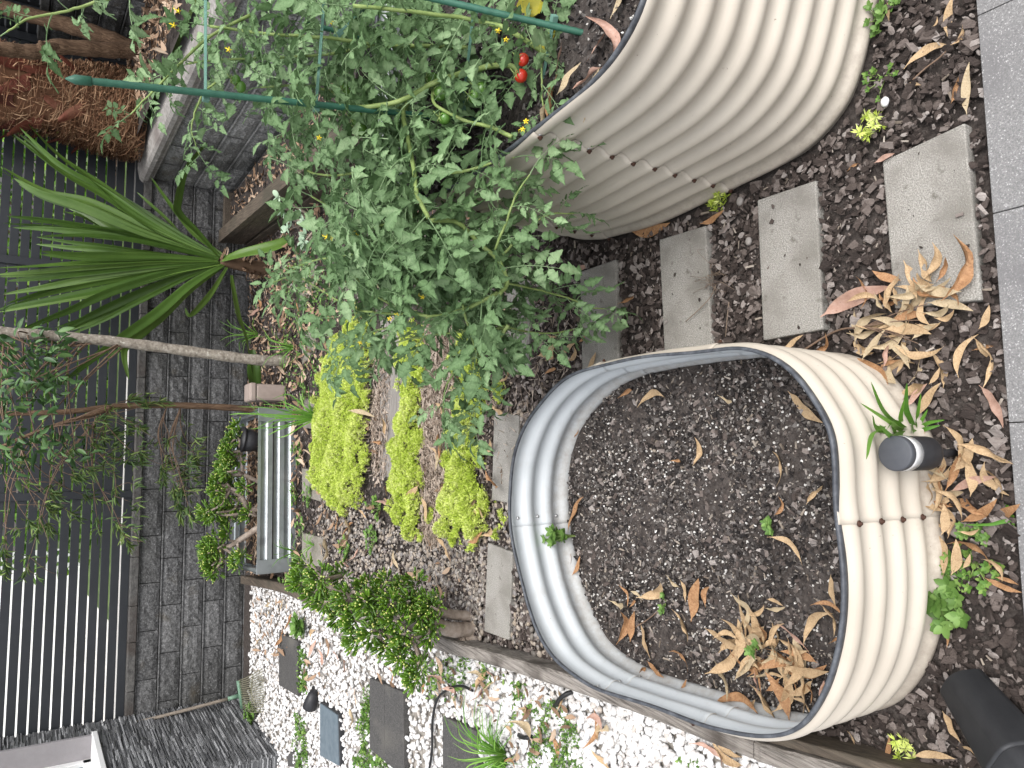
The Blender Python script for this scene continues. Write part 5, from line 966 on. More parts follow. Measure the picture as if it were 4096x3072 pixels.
# ---------------------------------------------------------------- grey lichen trunk tree
tg, Pg = trunk('tree', 'slim grey tree trunk spotted with pale lichen, middle of the back bed', [GY(1155, 1443, 5.38), GY(*c5(2212, 1450), 5.38), GY(*c5(1700, 1385), 5.4), GY(*c5(1100, 1305), 5.42), GY(*c5(500, 1245), 5.44), GY(*c5(0, 1205), 5.45), GY(*c5(-300, 1150), 5.46)], .038, .030, K['barkgrey'])
LEAF6 = (np.concatenate([np.column_stack([np.linspace(0, 1, 6), s*.17*np.sin(np.pi*np.linspace(0, 1, 6)**.9)**.8, .10*abs(s)*np.sin(np.pi*np.linspace(0, 1, 6))-.15*np.linspace(0, 1, 6)**2]) for s in (-1, 0, 1)]), np.stack([np.arange(18).reshape(3, 6)[:-1, :-1], np.arange(18).reshape(3, 6)[1:, :-1], np.arange(18).reshape(3, 6)[1:, 1:], np.arange(18).reshape(3, 6)[:-1, 1:]], -1).reshape(-1, 4))
def leafy(centres, n, spread, L, Yr, geo=LEAF6, up=.0):
    P, D = [], []
    for (x, y), Y in centres:
        c = GY(x, y, Y); k = n
        P.append(c+rng.normal(0, spread, (k, 3))); d = rng.normal(0, 1, (k, 3)); d[:, 2] += up; D.append(d)
    P = np.concatenate(P); D = np.concatenate(D); k = len(P)
    mb = MB(); mb.inst(geo, basis(D, rng.normal(0, .8, k))*(L*rng.uniform(.7, 1.3, k))[:, None, None], P, rng.random(k)); return mb
cc = [c5(*p) for p in ((60, 1230), (180, 1290), (330, 1310), (250, 1330), (480, 1370), (540, 1360), (420, 1430), (300, 1440), (120, 1470), (380, 1530), (240, 1600), (90, 1560), (480, 1600), (30, 1330), (30, 1640))]+[cr(0, 1536)(*p) for p in ((70, 60), (240, 30), (150, 130), (350, 60), (420, 80), (30, 350), (80, 470), (150, 620), (300, 410), (480, 460), (500, 520), (650, 570), (330, 560), (60, 240), (30, 640), (120, 720), (200, 500), (440, 20), (540, 0))]
ctr = [(p, 5.35+rng.normal(0, .12)) for p in cc]
build('foliage', leafy(ctr, 12, .055, .075, 0), K['tree'], tg)
mb = MB()
for p, Y in ctr:
    e = GY(*p, Y); j = rng.integers(len(Pg)//2, len(Pg)-4); s_ = Pg[j]; mb.tube(spline([s_, (s_+e)/2+rng.normal(0, .03, 3)+[0, 0, .03], e], 5), np.linspace(.006, .0022, 11), 5)
build('branch', mb, K['twig'], tg)
# ---------------------------------------------------------------- slim brown bottlebrush with drooping twigs
c0_ = cr(0, 1536)
tb, Pb = trunk('tree', 'thin reddish-brown trunk with drooping fine-leaved twigs before the back wall', [GY(1030, 1640, 5.78), GY(*c0_(2000, 205), 5.8), GY(*c0_(1450, 182), 5.82), GY(*c0_(1000, 195), 5.84), GY(*c0_(600, 238), 5.85), GY(*c0_(130, 255), 5.85), GY(*c0_(-200, 250), 5.85)], .026, .014, K['barkbrown'])
mb = MB(); Pq = spline([GY(*c0_(*p), 5.8) for p in ((960, 205), (800, 262), (600, 320), (400, 385), (200, 460), (-60, 570))], 6); mb.tube(Pq, np.linspace(.018, .009, len(Pq)), 8); build('branch', mb, K['barkbrown'], tb)
TIPS = [(900, 490), (1230, 690), (1250, 620), (660, 800), (790, 750), (740, 830), (870, 1010), (690, 1160), (480, 1110), (320, 1310), (450, 1280), (860, 1300), (1060, 1330), (1120, 1410), (1450, 520), (1590, 800), (1410, 780), (1230, 380), (1400, 150), (1720, 690), (1560, 1150), (1660, 1190), (1500, 960), (60, 1650), (450, 970), (1540, 1050), (930, 300), (900, 230), (1180, 130), (1100, 420), (840, 540), (530, 990), (300, 1250), (1410, 870), (200, 1680), (1480, 690), (1000, 1000), (20, 1500)]
NB = (LEAF6[0]*[1, .42, 1], LEAF6[1]); ctr2 = []; tw = MB(); PP, DD = [], []
def src_(x, y):
    if x > 1280 and y > 250: return GY(*c0_(1440 if x < 1500 else 1560, 200), 5.82)
    j = rng.integers(0, len(Pq)); return Pq[j]
for x, y in TIPS:
    Y = 5.75+rng.normal(0, .12); e = GY(*c0_(x, y), Y); s_ = src_(x, y); dv = e-s_; Ln_ = np.linalg.norm(dv)
    C_ = spline([s_, s_+dv*.35+[0, -.03, .10*Ln_], s_+dv*.7+rng.normal(0, .02, 3)+[0, -.03, .06*Ln_], e], 7); tw.tube(C_, np.linspace(.0045, .0014, len(C_)), 5)
    for q in range(3):
        j = rng.integers(8, len(C_)-2); e2 = C_[j]+rng.normal(0, .07, 3)+[0, 0, -.08]; tw.tube(spline([C_[j], (C_[j]+e2)/2+rng.normal(0, .015, 3), e2], 4), np.linspace(.002, .0009, 9), 4)
        if rng.random() < .55:
            k = rng.integers(5, 12); PP.append(e2+rng.normal(0, .018, (k, 3))); DD.append((e2-C_[j])*4+rng.normal(0, .5, (k, 3)))
    k = rng.integers(16, 30); f_ = rng.random(k); PP.append(C_[-1]-(C_[-1]-C_[-4])*f_[:, None]*1.2+rng.normal(0, .006, (k, 3))); dd = C_[-1]-C_[-4]; DD.append(dd/np.linalg.norm(dd)*.9+rng.normal(0, .55, (k, 3)))
build('twigs', tw, K['twig'], tb)['kind'] = 'stuff'
PP, DD = np.concatenate(PP), np.concatenate(DD); mb = MB(); mb.inst(NB, basis(DD, rng.normal(0, .8, len(PP)))*rng.uniform(.05, .085, len(PP))[:, None, None], PP, rng.random(len(PP))); build('foliage', mb, K['brush'], tb)
# ---------------------------------------------------------------- finger-leaved jade bushes
def finger():
    t = [0, .3, .7, .92]; r = [.06, .125, .145, .125]; n = 6; a = np.linspace(0, 2*math.pi, n, endpoint=False)
    V = np.concatenate([np.column_stack([np.full(n, x), q*np.cos(a), q*np.sin(a)]) for x, q in zip(t, r)]); F = [[j*n+i, j*n+(i+1) % n, (j+1)*n+(i+1) % n, (j+1)*n+i] for j in range(3) for i in range(n)]
    V2 = np.concatenate([np.column_stack([np.full(n, x), q*np.cos(a), q*np.sin(a)]) for x, q in zip((.92, 1.0, .97), (.125, .095, .004))]); F2 = [[j*n+i, j*n+(i+1) % n, (j+1)*n+(i+1) % n, (j+1)*n+i] for j in range(2) for i in range(n)]
    return (V, np.array(F)), (V2, np.array(F2))
FG, FT = finger()
def gollum(name, label, base, clusters, joints, Lf, nf, Rc, parent_thing=None):
    t = thing(name, label, 'jade plant', base); fo = MB(); tr = MB()
    for (c, Y, sc) in clusters:
        P0 = GY(*c, Y); d = rng.normal(0, 1, (nf, 3)); d[:, 2] += .55; d /= np.linalg.norm(d, axis=1)[:, None]; k = min(nf, int(nf*sc)); d = d[:k]
        P_ = P0+d*Rc*sc*(rng.random(k)**.5)[:, None]*[1, 1, .8]; dr = d+[0, 0, .45]+rng.normal(0, .18, d.shape); r = rng.random(k); M_ = basis(dr, rng.uniform(0, 6, k))*(Lf*rng.uniform(.7, 1.25, k))[:, None, None]
        fo.inst(FG, M_, P_, r); tip = rng.random(k) < .38; fo.inst(FT, M_, P_, r, 1) if 0 else (fo.inst(FT, M_[tip], P_[tip], r[tip], 1), fo.inst(FT, M_[~tip], P_[~tip], r[~tip], 0))
        js = np.array(joints); j = js[np.argmin(np.linalg.norm((js-P0)*[1, 1, .7], axis=1))]
        tr.tube(spline([j, (j+P0)/2+rng.normal(0, .02, 3)-[0, 0, .02], P0], 5), np.linspace(.012, .006, 11)*(Lf/.036), 7)
    build('foliage', fo, [K['gollum'], K['gtip']], t); return t, tr
gb = G(1890, 2520, 0); j1 = GY(1720, 2490, 2.66); j2 = GY(1600, 2440, 2.72); j3 = GY(1400, 2400, 2.78); j4 = GY(1290, 2320, 2.82); j5 = GY(1650, 2560, 2.62); j6 = GY(1500, 2520, 2.72)
cl = [(660, 1228, 2.95), (650, 1255, 2.85), (690, 1250, 2.75), (700, 1300, 2.8), (680, 1280, 2.95), (735, 1250, 2.95), (745, 1290, 2.7), (730, 1330, 2.85), (765, 1340, 2.75), (790, 1265, 2.85), (790, 1300, 2.65), (815, 1330, 2.7), (770, 1380, 2.8), (800, 1370, 2.65), (830, 1260, 2.8), (840, 1300, 2.65), (850, 1340, 2.62), (835, 1390, 2.7), (865, 1270, 2.75), (880, 1300, 2.65), (895, 1260, 2.8), (870, 1370, 2.6), (905, 1330, 2.62), (915, 1300, 2.7), (930, 1310, 2.62), (860, 1420, 2.6), (880, 1400, 2.62), (925, 1370, 2.6), (940, 1345, 2.62), (895, 1465, 2.55), (905, 1445, 2.55), (945, 1300, 2.68), (760, 1300, 2.9), (720, 1275, 2.9), (810, 1290, 2.75)]
cl = [((x*1.8517, y*1.8517), Y, rng.uniform(.75, 1.15)) for x, y, Y in cl]
t, tr = gollum('jade_bush', 'dense jade bush with finger-like green leaves and ringed pale trunks beside the sleeper', gb, cl, [j1, j2, j3, j4, j5, j6], .028, 85, .048)
for a_, b_, r0, r1 in ((gb, j1, .034, .026), (gb+[.05, .02, 0], GY(1740, 2440, 2.68), .022, .018), (GY(1740, 2440, 2.68), j2, .018, .016), (j1, j2, .026, .02), (j2, j3, .02, .016), (j3, j4, .016, .012), (j1, j5, .02, .014), (j5, j6, .014, .011), (gb+[-.02, -.03, 0], gb+[-.03, -.03, .07], .022, .02)):
    P_ = spline([a_-[0, 0, .01], (a_+b_)/2+rng.normal(0, .008, 3), b_], 10); n = len(P_); rg = 1+.05*((np.arange(n) % 4) == 0); tr.tube(P_, np.linspace(r0, r1, n)*rg, 10)
build('stem', tr, K['gtrunk'], t)
gb2 = c0+PD*.45+PN*.3+[0, 0, .13]; P2_ = lambda x, y, Y=5.35: GY(*c0_(x, y), Y)
J2 = [P2_(2080, 960), P2_(1990, 900), P2_(2080, 600, 5.4), P2_(2050, 1360), P2_(1900, 1400), P2_(2150, 1100), P2_(2100, 780)]
cl = [(2050, 370, 5.5), (2060, 460, 5.45), (2000, 500, 5.4), (1990, 590, 5.35), (1960, 570, 5.3), (1980, 680, 5.35), (1940, 660, 5.4), (1960, 760, 5.3), (2010, 800, 5.45), (1930, 760, 5.4), (1880, 850, 5.35), (1920, 900, 5.4), (1860, 920, 5.3), (1940, 960, 5.3), (1910, 1020, 5.4), (1870, 1110, 5.3), (1780, 1115, 5.3), (1820, 1130, 5.35), (1950, 1130, 5.4), (2030, 1060, 5.35), (2080, 1120, 5.4), (1970, 1190, 5.4), (2150, 1120, 5.3), (1960, 1290, 5.35), (1850, 1340, 5.4), (1790, 1400, 5.35), (1800, 1460, 5.3), (1770, 1490, 5.35), (1850, 1480, 5.4), (1880, 1420, 5.3), (1830, 1570, 5.3), (1870, 1620, 5.35), (1900, 1520, 5.35), (2050, 1530, 5.25), (2090, 1490, 5.2), (2110, 890, 5.25), (2050, 650, 5.4), (1830, 1640, 5.3), (2000, 950, 5.45)]
cl = [(c0_(x, y), Y, rng.uniform(.7, 1.1)) for x, y, Y in cl]
t, tr = gollum('jade_bush', 'finger-leaved jade bush on brown stems growing in the steel planter', gb2, cl, J2, .036, 66, .056)
for a_, b_, r0, r1 in ((gb2, J2[5], .026, .022), (J2[5], J2[0], .022, .018), (J2[0], J2[1], .018, .014), (gb2+PD*.12, J2[6], .016, .013), (J2[6], J2[2], .013, .01), (gb2-PD*.15, J2[3], .024, .02), (J2[3], J2[4], .02, .014)):
    P_ = spline([a_, (a_+b_)/2+rng.normal(0, .01, 3), b_], 8); tr.tube(P_, np.linspace(r0, r1, len(P_)), 9)
build('stem', tr, K['gtrunk'], t)
# pale jade in front of the timber bed
jb = np.array([.93, 4.72, 0]); t = thing('jade_plant', 'pale round-leaved jade plant half hidden behind the tomato leaves', 'jade plant', jb); mb = MB(); fo = MB()
for k in range(14):
    a = rng.uniform(0, 6.3); e = jb+[.16*math.cos(a)*rng.random(), .16*math.sin(a)*rng.random(), rng.uniform(.10, .34)]; mb.tube(spline([jb, (jb+e)/2+rng.normal(0, .02, 3), e], 4), np.linspace(.012, .005, 9), 6)
    d = rng.normal(0, 1, (9, 3)); d[:, 2] += .5; fo.inst((SPH[0]*[.5, .38, .12]+[.5, 0, 0], SPH[1]), basis(d, rng.uniform(-.5, .5, 9))*rng.uniform(.03, .05, 9)[:, None, None], np.repeat(e[None], 9, 0))
build('stem', mb, K['gtrunk'], t); build('foliage', fo, K['jadepale'], t)
# ---------------------------------------------------------------- golden sedum strips (ground cover)
def rosette(n=13):
    mb = MB()
    for k in range(n):
        e = (.05, .45, .9, 1.25)[k % 4]+rng.normal(0, .1); a = k*2.4; M = euler(a, -e, 0)[0]; L = rng.uniform(.8, 1.1)
        mb.add(np.array([[.05, 0, 0], [.5*L, .11, .05], [L, 0, .02], [.5*L, -.11, .05]])@M.T, np.array([[0, 1, 2, 3]]))
    return np.concatenate(mb.V), np.concatenate([f for f, _ in mb.F])
ROS = [rosette() for _ in range(5)]
def bumps(P, s=1.0): return .5+.25*np.sin(P[:, 0]*19*s+1.7*np.sin(P[:, 1]*13*s))+.25*np.sin(P[:, 1]*23*s+P[:, 0]*7*s+2)
def sedum(poly, n, h, leaf, label=None, kind='stuff'):
    P = scatter(poly, n); a = np.array(poly); c = a.mean(0); g = bumps(P); edge = np.array([np.min(np.linalg.norm(a[None]+(np.roll(a, -1, 0)-a)[None]*t-p[None, None, :2], axis=2)) if 0 else 0 for p, t in []]) if 0 else None
    seg = np.roll(a, -1, 0)-a; d = np.min(np.stack([np.linalg.norm((P[:, :2]-a[i])-np.clip(((P[:, :2]-a[i])@seg[i])/(seg[i]@seg[i]), 0, 1)[:, None]*seg[i], axis=1) for i in range(len(a))]), 0)
    d = d+.08*np.sin(P[:, 0]*31+P[:, 1]*17)*np.sin(P[:, 1]*29-P[:, 0]*11)-.02
    keep = (d > .05*rng.random(len(P))) & (g > .10+.25*rng.random(len(P))-.2*np.minimum(d/.1, 1)); P, g, d = P[keep], g[keep], d[keep]
    top = h*np.clip(d/.09, 0, 1)**.6*(.55+.6*g); P[:, 2] = .008+top*(1-.55*rng.random(len(P))**2.5); mb = MB(); wh = rng.integers(0, 5, len(P))
    for k in range(5):
        m = wh == k; q = m.sum(); tone = np.clip(.5+.5*(g[m]-.5)+rng.normal(0, .25, q), 0, 1)
        mb.inst(ROS[k], euler(rng.uniform(0, 6.3, q), rng.normal(0, .4, q), rng.normal(0, .4, q), rng.uniform(.75, 1.3, q)*leaf), P[m], tone)
    st = MB(); S = P[::7]; V = np.stack([S-[.001, 0, 0], S+[.001, 0, 0], S*[1, 1, 0]+[.001, 0, 0]+rng.normal(0, .006, S.shape)*[1, 1, 0], S*[1, 1, 0]-[.001, 0, 0]], 1); st.add(V.reshape(-1, 3), np.arange(len(S)*4).reshape(-1, 4), rng.random(len(S)*4))
    st.F = [(f, 1) for f, _ in st.F]; off = mb.n; mb.V += st.V; mb.R += st.R; mb.F += [(f+off, 1) for f, _ in st.F]
    o = build('sedum_patch' if kind else 'sedum_tuft', mb, [K['sedum'], K['thatch']]); return tag(o, kind=kind) if kind else o
sedum([(-.74, 4.58), (-.45, 4.66), (-.28, 4.68), (.05, 4.58), (.25, 4.35), (.40, 4.0), (.30, 3.80), (.13, 3.80), (-.2, 3.80), (-.50, 3.76), (-.74, 3.90), (-.82, 4.15)], 15000, .08, .0135)
sedum([(-.72, 3.46), (-.44, 3.54), (-.1, 3.47), (.2, 3.54), (.34, 3.40), (.28, 3.2), (-.1, 3.18), (-.35, 3.14), (-.74, 3.12), (-.80, 3.3)], 7600, .07, .0145)
sedum([(-.70, 2.95), (-.5, 2.97), (-.06, 2.93), (.21, 2.94), (.24, 2.62), (-.14, 2.66), (-.40, 2.62), (-.56, 2.53), (-.70, 2.62)], 6400, .07, .016)
sedum([(-.52, 2.46), (-.46, 2.55), (-.56, 2.60), (-.62, 2.50)], 300, .06, .016); sedum([(-.02, 2.50), (.05, 2.60), (-.06, 2.66), (-.12, 2.56)], 200, .05, .016); sedum([(-.66, 2.98), (-.50, 3.0), (-.55, 3.1), (-.70, 3.08)], 260, .05, .014)
def thatch(poly, n, h, L=(.03, .10)):
    P = scatter(poly, n); mb = MB(); k = len(P); a = rng.uniform(0, 6.3, k); l = rng.uniform(*L, k); c = rng.normal(0, .3, k); z0 = rng.random(k)*h; w_ = rng.uniform(.0006, .0013, k); V = np.zeros((k, 8, 3))
    for i, s in enumerate((-.5, -.17, .17, .5)):
        for j, e in enumerate((-1, 1)):
            an = a+c*s; V[:, j*4+i] = P+np.column_stack([np.cos(an)*l*s-np.sin(an)*w_*e, np.sin(an)*l*s+np.cos(an)*w_*e, .012+z0+.35*l*(s*rng.normal(0, 1, k))*.4])
    f = np.array([[0, 1, 5, 4], [1, 2, 6, 5], [2, 3, 7, 6]]); mb.add(V.reshape(-1, 3), (f[None]+(np.arange(k)*8)[:, None, None]).reshape(-1, 4), np.repeat(rng.random(k), 8)); tag(build('dry_thatch', mb, K['thatch']), kind='stuff')
thatch([(-.72, 3.14), (-.3, 3.2), (.3, 3.24), (.25, 2.90), (-.1, 2.92), (-.5, 2.96), (-.75, 2.98)], 4200, .03); thatch([(-.55, 3.74), (-.2, 3.82), (.2, 3.80), (.2, 3.62), (-.5, 3.55)], 900, .02)
thatch([(.25, 2.0), (.45, 2.3), (.55, 2.9), (-.4, 2.75), (-.4, 2.45)], 500, .012, (.03, .08))
def tuft(label, px, n, h, leaf, spread, cat='sedum'):
    c = G(*px, 0); mb = MB(); a = rng.uniform(0, 6.3, n); r = spread*rng.random(n)**.6; P = np.column_stack([c[0]+r*np.cos(a), c[1]+r*np.sin(a), .012+h*rng.random(n)]); t = thing('sedum_tuft', label, cat, c); s = MB()
    for p in P: s.tube([[c[0]+(p[0]-c[0])*.4, c[1]+(p[1]-c[1])*.4, 0], p], .0011, 4)
    wh = rng.integers(0, 5, n)
    for k in range(5):
        m = wh == k
        if m.any(): mb.inst(ROS[k], euler(rng.uniform(0, 6.3, m.sum()), rng.normal(0, .4, m.sum()), rng.normal(0, .4, m.sum()), rng.uniform(.8, 1.2, m.sum())*leaf), P[m])
    build('foliage', mb, K['sedum'], t); build('stem', s, K['tstem'], t)
tuft('bright yellow-green sedum tuft alone on mulch before the tall bed', c4(930, 1115), 12, .03, .019, .028)
tuft('sedum tuft at the foot of the tall bed beside a round pebble', c7b(1830, 80), 16, .035, .018, .032)
tuft('small yellow-green sedum sprigs beside the near timber sleeper', c8b(1225, 1480), 8, .03, .018, .026)
# ---------------------------------------------------------------- grasses and weeds
def blade(P, w_, face=(0, -.6, .8)):
    P = spline(P, 6); n = len(P); t = np.linspace(0, 1, n); W = w_*np.minimum(1, .55+t*2)*np.sqrt(np.clip((1-t)/.6, .002, 1)); T = np.gradient(P, axis=0); T /= np.linalg.norm(T, axis=1)[:, None]+1e-9
    S = np.cross(T, np.array(face)+rng.normal(0, .3, 3)); S /= np.linalg.norm(S, axis=1)[:, None]+1e-9; N_ = np.cross(S, T); V = np.concatenate([P+S*(W*s/2)[:, None]+N_*(abs(s)*.22*W)[:, None] for s in (-1, 0, 1)]); ii = np.arange(3*n).reshape(3, n)
    return V, np.stack([ii[:-1, :-1], ii[1:, :-1], ii[1:, 1:], ii[:-1, 1:]], -1).reshape(-1, 4)
def grass(label, base, tips, w_, m='grass', cat='grass weed', n_extra=0, rise=.5, wob=.04):
    t = thing('grass_weed', label, cat, base); mb = MB()
    for e in tips:
        e = np.array(e); L = np.linalg.norm(e-base); mid = (base+e)/2+[0, 0, rise*L*.5]+rng.normal(0, wob*L, 3); q = base+(mid-base)*.45+[0, 0, .06*L]
        mb.add(*blade([base+rng.normal(0, .004, 3)*[1, 1, 0], q, mid, e], w_*rng.uniform(.8, 1.2)), r=rng.random())
    build('blades', mb, K[m], t); return t
gbp = G(*c4b(1290, 420), 0); grass('lush broad-bladed green grass weed sprouting beside the garden light', gbp, [GY(*c4b(x, y), Y) for x, y, Y in ((800, 165, .80), (900, 270, .81), (890, -20, .84), (1200, -10, .86), (850, 650, .77), (1020, 400, .80), (960, 350, .79), (1320, 80, .85), (1180, 130, .84), (1240, 330, .82))]+[G(*c4b(x, y), z) for x, y, z in ((1525, 310, .02), (1490, 355, .015), (1380, 220, .02), (1330, 490, .015), (1120, 420, .06), (1240, 460, .02), (1150, 500, .03))], .0135, rise=.3)
g2 = G(*c4b(2110, 1170), 0); grass('green grass blades poking up at the patio edge near the fallen pink leaf', g2, [GY(*c4b(x, y), Y) for x, y, Y in ((2065, 900, .73), (1700, 1215, .77), (1910, 1130, .76), (2060, 1020, .74))]+[G(*c4b(2140, 1235), .02)], .0095, rise=.3)
g3 = G(*c6(2190, 1540), 0); grass('spiky green grass tuft spreading over the nearest stepping stone', g3, [g3+np.array([math.cos(a)*r, math.sin(a)*r, h]) for a, r, h in zip(rng.uniform(0, 6.3, 80), rng.uniform(.08, .27, 80), rng.uniform(.02, .20, 80))], .0055)
g4 = G(1290, 1668, 0); rc2 = lambda x, y: (900+x/5.53, 1500+y/5.53)
grass('tall wispy onion grass clump arching in front of the planter corner', g4, [GY(*rc2(*p), Y) for p, Y in (((90, 875), 4.75), ((280, 700), 4.8), ((660, 450), 4.8), ((500, 590), 4.85), ((610, 830), 4.8), ((500, 1190), 4.7), ((620, 1220), 4.7), ((910, 1350), 4.65), ((870, 1270), 4.7), ((1040, 530), 4.75), ((1330, 220), 4.7), ((1430, 480), 4.6), ((1640, 380), 4.6), ((1150, 600), 4.7), ((850, 880), 4.75), ((1840, 240), 4.6), ((1560, 1090), 4.55), ((1130, 1390), 4.6), ((790, 640), 4.8), ((1200, 540), 4.7), ((1250, 850), 4.65), ((1140, 860), 4.65), ((2000, 1010), 4.5), ((1300, 1000), 4.6))], .009, rise=.4, wob=.11)
for lab, px, n_, r_, h_ in (('thin green grass on the left weathered paver by the planter', c_, 14, .13, .08) for c_ in [cr(1024, 1536)(500, 1390)]): 
    b_ = G(*px, .015); grass(lab, b_, [b_+np.array([math.cos(a)*r_*rng.uniform(.4, 1), math.sin(a)*r_*rng.uniform(.4, 1), h_*rng.random()]) for a in rng.uniform(0, 6.3, n_)], .005)
b_ = G(1040, 1340, 0); grass('arching grass strands in the brown litter beside the grey trunk', b_, [b_+np.array([math.cos(a)*.25*rng.uniform(.4, 1), math.sin(a)*.25*rng.uniform(.4, 1), .3*rng.random()]) for a in rng.uniform(0, 6.3, 16)], .007)
b_ = G(1180, 1390, 0); grass('loose green grass strands between the grey trunk and the sedum', b_, [b_+np.array([math.cos(a)*.2*rng.uniform(.4, 1), math.sin(a)*.2*rng.uniform(.4, 1), .22*rng.random()]) for a in rng.uniform(0, 6.3, 18)], .006)
b_ = c0+PD*.12-PN*.05; grass('grass tuft at the left front corner of the steel planter', b_, [b_+np.array([math.cos(a)*.14*rng.uniform(.4, 1), -abs(math.sin(a))*.14*rng.uniform(.4, 1), .22*rng.random()]) for a in rng.uniform(0, 6.3, 12)], .006)
OV = (np.array([[0, 0, 0], [.3, .26, .03], [.75, .27, .05], [1, 0, 0], [.75, -.27, .05], [.3, -.26, .03], [.5, 0, -.03]]), np.array([[0, 6, 2, 1], [6, 3, 2, 6][:0] or [6, 3, 3, 2], [0, 5, 4, 6], [6, 4, 3, 3]]))
OVAL = (np.concatenate([np.column_stack([np.linspace(0, 1, 5), s*np.array([.03, .26, .30, .24, .02]), .06*abs(s)*np.ones(5)]) for s in (-1, 0, 1)]), np.stack([np.arange(15).reshape(3, 5)[:-1, :-1], np.arange(15).reshape(3, 5)[1:, :-1], np.arange(15).reshape(3, 5)[1:, 1:], np.arange(15).reshape(3, 5)[:-1, 1:]], -1).reshape(-1, 4))
def weed(label, base, n, R_, H, L, m='weed', cat='weed', lean=(0, 0), stems=8):
    base = np.array(base, float); t = thing('leafy_weed', label, cat, base); fo = MB(); st = MB()
    for k in range(stems):
        a = rng.uniform(0, 6.3); e = base+[R_*math.cos(a)*rng.uniform(.3, 1)+lean[0], R_*math.sin(a)*rng.uniform(.3, 1)+lean[1], H*rng.uniform(.4, 1)]; P = spline([base, (base+e)/2+[0, 0, H*.15], e], 5); st.tube(P, np.linspace(.0016, .0008, 11), 4)
        q = max(2, n//stems); i = rng.integers(3, 11, q); d = rng.normal(0, 1, (q, 3)); d[:, 2] = np.abs(d[:, 2])*.5; fo.inst(OVAL, basis(d, rng.normal(0, .3, q))*(L*rng.uniform(.6, 1.2, q))[:, None, None], P[i]+rng.normal(0, .002, (q, 3)), rng.random(q))
        d = np.column_stack([np.cos(np.arange(5)*1.26), np.sin(np.arange(5)*1.26), np.full(5, .45)]); fo.inst(OVAL, basis(d)*(L*rng.uniform(.7, 1.1, 5))[:, None, None], np.repeat(P[-1:], 5, 0), rng.random(5))
    build('foliage', fo, K[m], t); build('stem', st, K['tstem'], t)
weed('fresh green round-leaved weed at the foot of the low bed near the pot', G(*c8b(1640, 250), 0), 40, .05, .05, .030, stems=9)
weed('low clover-like weed between the low bed and the round-leaved weed', G(*c8b(1580, 60), 0), 60, .06, .03, .014, stems=12, m='clover')
weed('small-leaved creeping weed among leaves at the patio side', G(*c4b(1800, 1540), 0), 60, .07, .02, .014, stems=14, m='clover')
weed('tiny rounded weed among brown leaves beside the pink leaf', G(*c4b(1780, 1300), 0), 24, .035, .02, .013, stems=8)
weed('small green herb seedling against the back wall inside the low bed', np.array([-.475, 1.905, ZS]), 44, .025, .11, .026, stems=9, lean=(0, .02))
weed('small green seedling on soil among leaves in the low bed', G(*c7(1340, 230), ZS), 12, .03, .03, .013, stems=5)
weed('bright seedling poking from the big leaf heap in the low bed', G(*c7(2150, 590), ZS+.02), 10, .02, .04, .016, stems=4)
weed('tiny seedling at the near edge of the low bed soil', G(*c4b(30, 1230), ZS), 8, .02, .02, .015, stems=4)
weed('delicate trailing weed on mulch before the tall bed', G(*c4(1010, 690), 0), 26, .05, .02, .010, stems=8, m='clover')
weed('green weed pressed against the tall bed base near the top corner', G(*c4(985, 190), 0), 30, .035, .05, .016, stems=8)
weed('little green weed at the patio corner of the tall bed mulch', G(*c4(1110, 20), 0), 14, .02, .02, .017, stems=5)
weed('dandelion-like leafy weed in white pebbles beside the jade bush', G(*c6(430, 430), .02), 10, .05, .05, .07, stems=5)
weed('green clump at the wall corner beside the rake', GY(*cr(0, 2304)(2165, 1190), 5.6)*[1, 1, 0], 60, .09, .08, .035, stems=12)
weed('bright green sprig against the planter side at the sleeper corner', np.array([-1.38, 4.92, .0]), 50, .07, .10, .025, stems=12)
for k, (x, y) in enumerate([(600, 60), (450, 100), (560, 240), (400, 580), (370, 960), (490, 980), (820, 1400), (1050, 1330), (1080, 1080), (430, 1220), (330, 1350)]):
    weed(['feathery weed by the sedum near the long grass', 'weed patch before the tub', 'weed on the first weathered paver', 'weed at the middle of the planter', 'round weed below the planter middle', 'weed beside the middle weathered paver', 'spreading weed in mulch left of the back sedum', 'spreading weed in river gravel', 'weed between the dry leaves by the boards', 'small weed near the left weathered paver', 'pale weed sprig at the planter base'][k]+', small and green', G(*cr(1024, 1536)(x, y), 0), 40, .09, .05, .022, stems=12, m='weed' if k % 2 else 'clover')
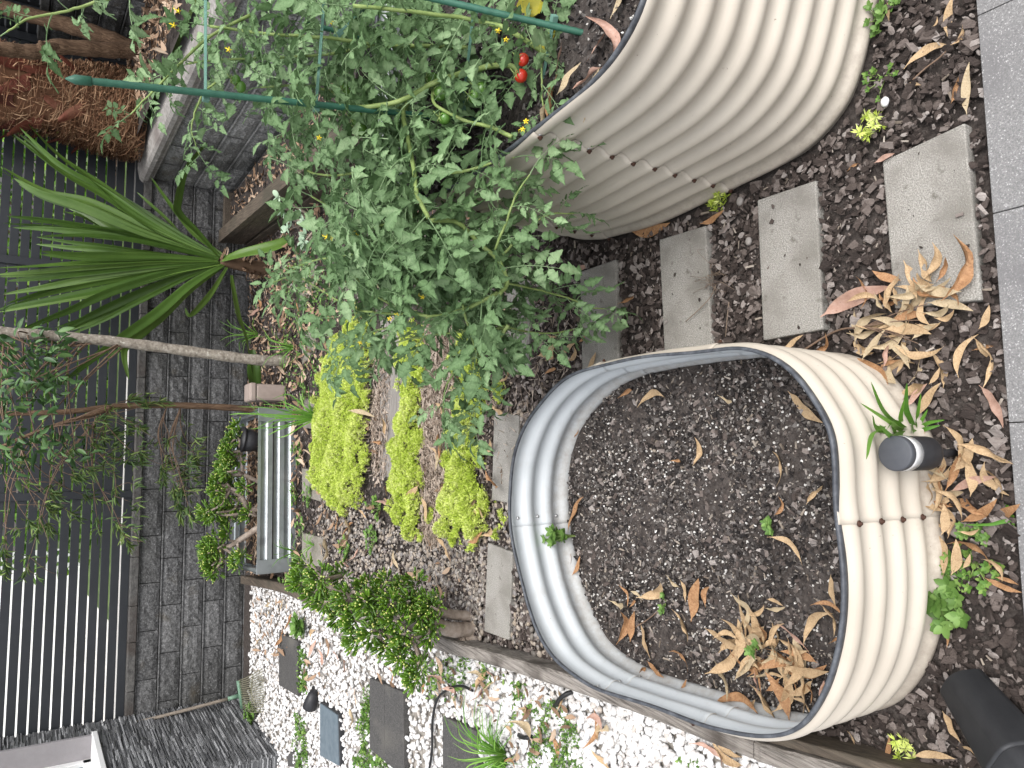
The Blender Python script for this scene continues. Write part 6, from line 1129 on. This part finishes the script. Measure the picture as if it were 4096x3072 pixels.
def mat_weed(name, poly, n, h, L, m='clover'):
    P = scatter(poly, n); P[:, 2] = .02+h*rng.random(n)*bumps(P, 2); k = bumps(P, 1.5) > .35*rng.random(n)+.1; P = P[k]; d = rng.normal(0, 1, (len(P), 3)); d[:, 2] = np.abs(d[:, 2])*.7; mb = MB(); mb.inst(OVAL, basis(d, rng.normal(0, .4, len(P)))*(L*rng.uniform(.6, 1.2, len(P)))[:, None, None], P, rng.random(len(P))); tag(build(name, mb, K[m]), kind='stuff')
mat_weed('creeping_weeds', pw(c6, [(370, 600), (450, 700), (440, 1000), (380, 1000)]), 500, .04, .02); mat_weed('creeping_weeds', pw(c6, [(930, 930), (985, 950), (1000, 1540), (900, 1540)]), 900, .045, .018)
mat_weed('creeping_weeds', pw(c6, [(330, 1180), (420, 1180), (460, 1659), (350, 1659)]), 600, .04, .02); mat_weed('creeping_weeds', pw(c7, [(180, 1150), (380, 1060), (560, 1280), (620, 1659), (150, 1659)]), 2200, .03, .011)
mat_weed('creeping_weeds', pw(c7, [(0, 900), (160, 950), (200, 1150), (0, 1330)]), 350, .03, .016); mat_weed('creeping_weeds', pw(c7, [(1450, 1560), (1620, 1570), (1620, 1659), (1420, 1659)]), 180, .03, .013)
mat_weed('creeping_weeds', pw(c6, [(1400, 700), (2000, 700), (2212, 900), (1850, 1000), (1500, 1100)]), 380, .03, .022); mat_weed('creeping_weeds', pw(c6, [(850, 1560), (1150, 1560), (1200, 1659), (850, 1659)]), 300, .03, .02)
mat_weed('creeping_weeds', [(-.1, 4.5), (.6, 4.4), (.8, 5.4), (-.1, 5.4)], 900, .05, .022, 'weed')
# two ginger-coloured round stones on mulch
for px, r, lab in ((c7b(1970, 80), .013, 'round tan pebble beside the sedum tuft at the tall bed'), (c7b(2045, 425), .012, 'pale tan pebble on mulch beside the bare paver'), (c4(1010, 880), .012, 'white pebble on mulch below the tall bed')):
    mb = MB(); mb.add(SPH[0]*[r, r*.8, r*.7]+G(*px, .015), SPH[1], .9); tag(build('pebble', mb, K['river'] if 'tan' in lab else K['pebble']), lab, 'pebble')
print('objects', len(bpy.data.objects), 'polys', sum(len(m.polygons) for m in bpy.data.meshes))
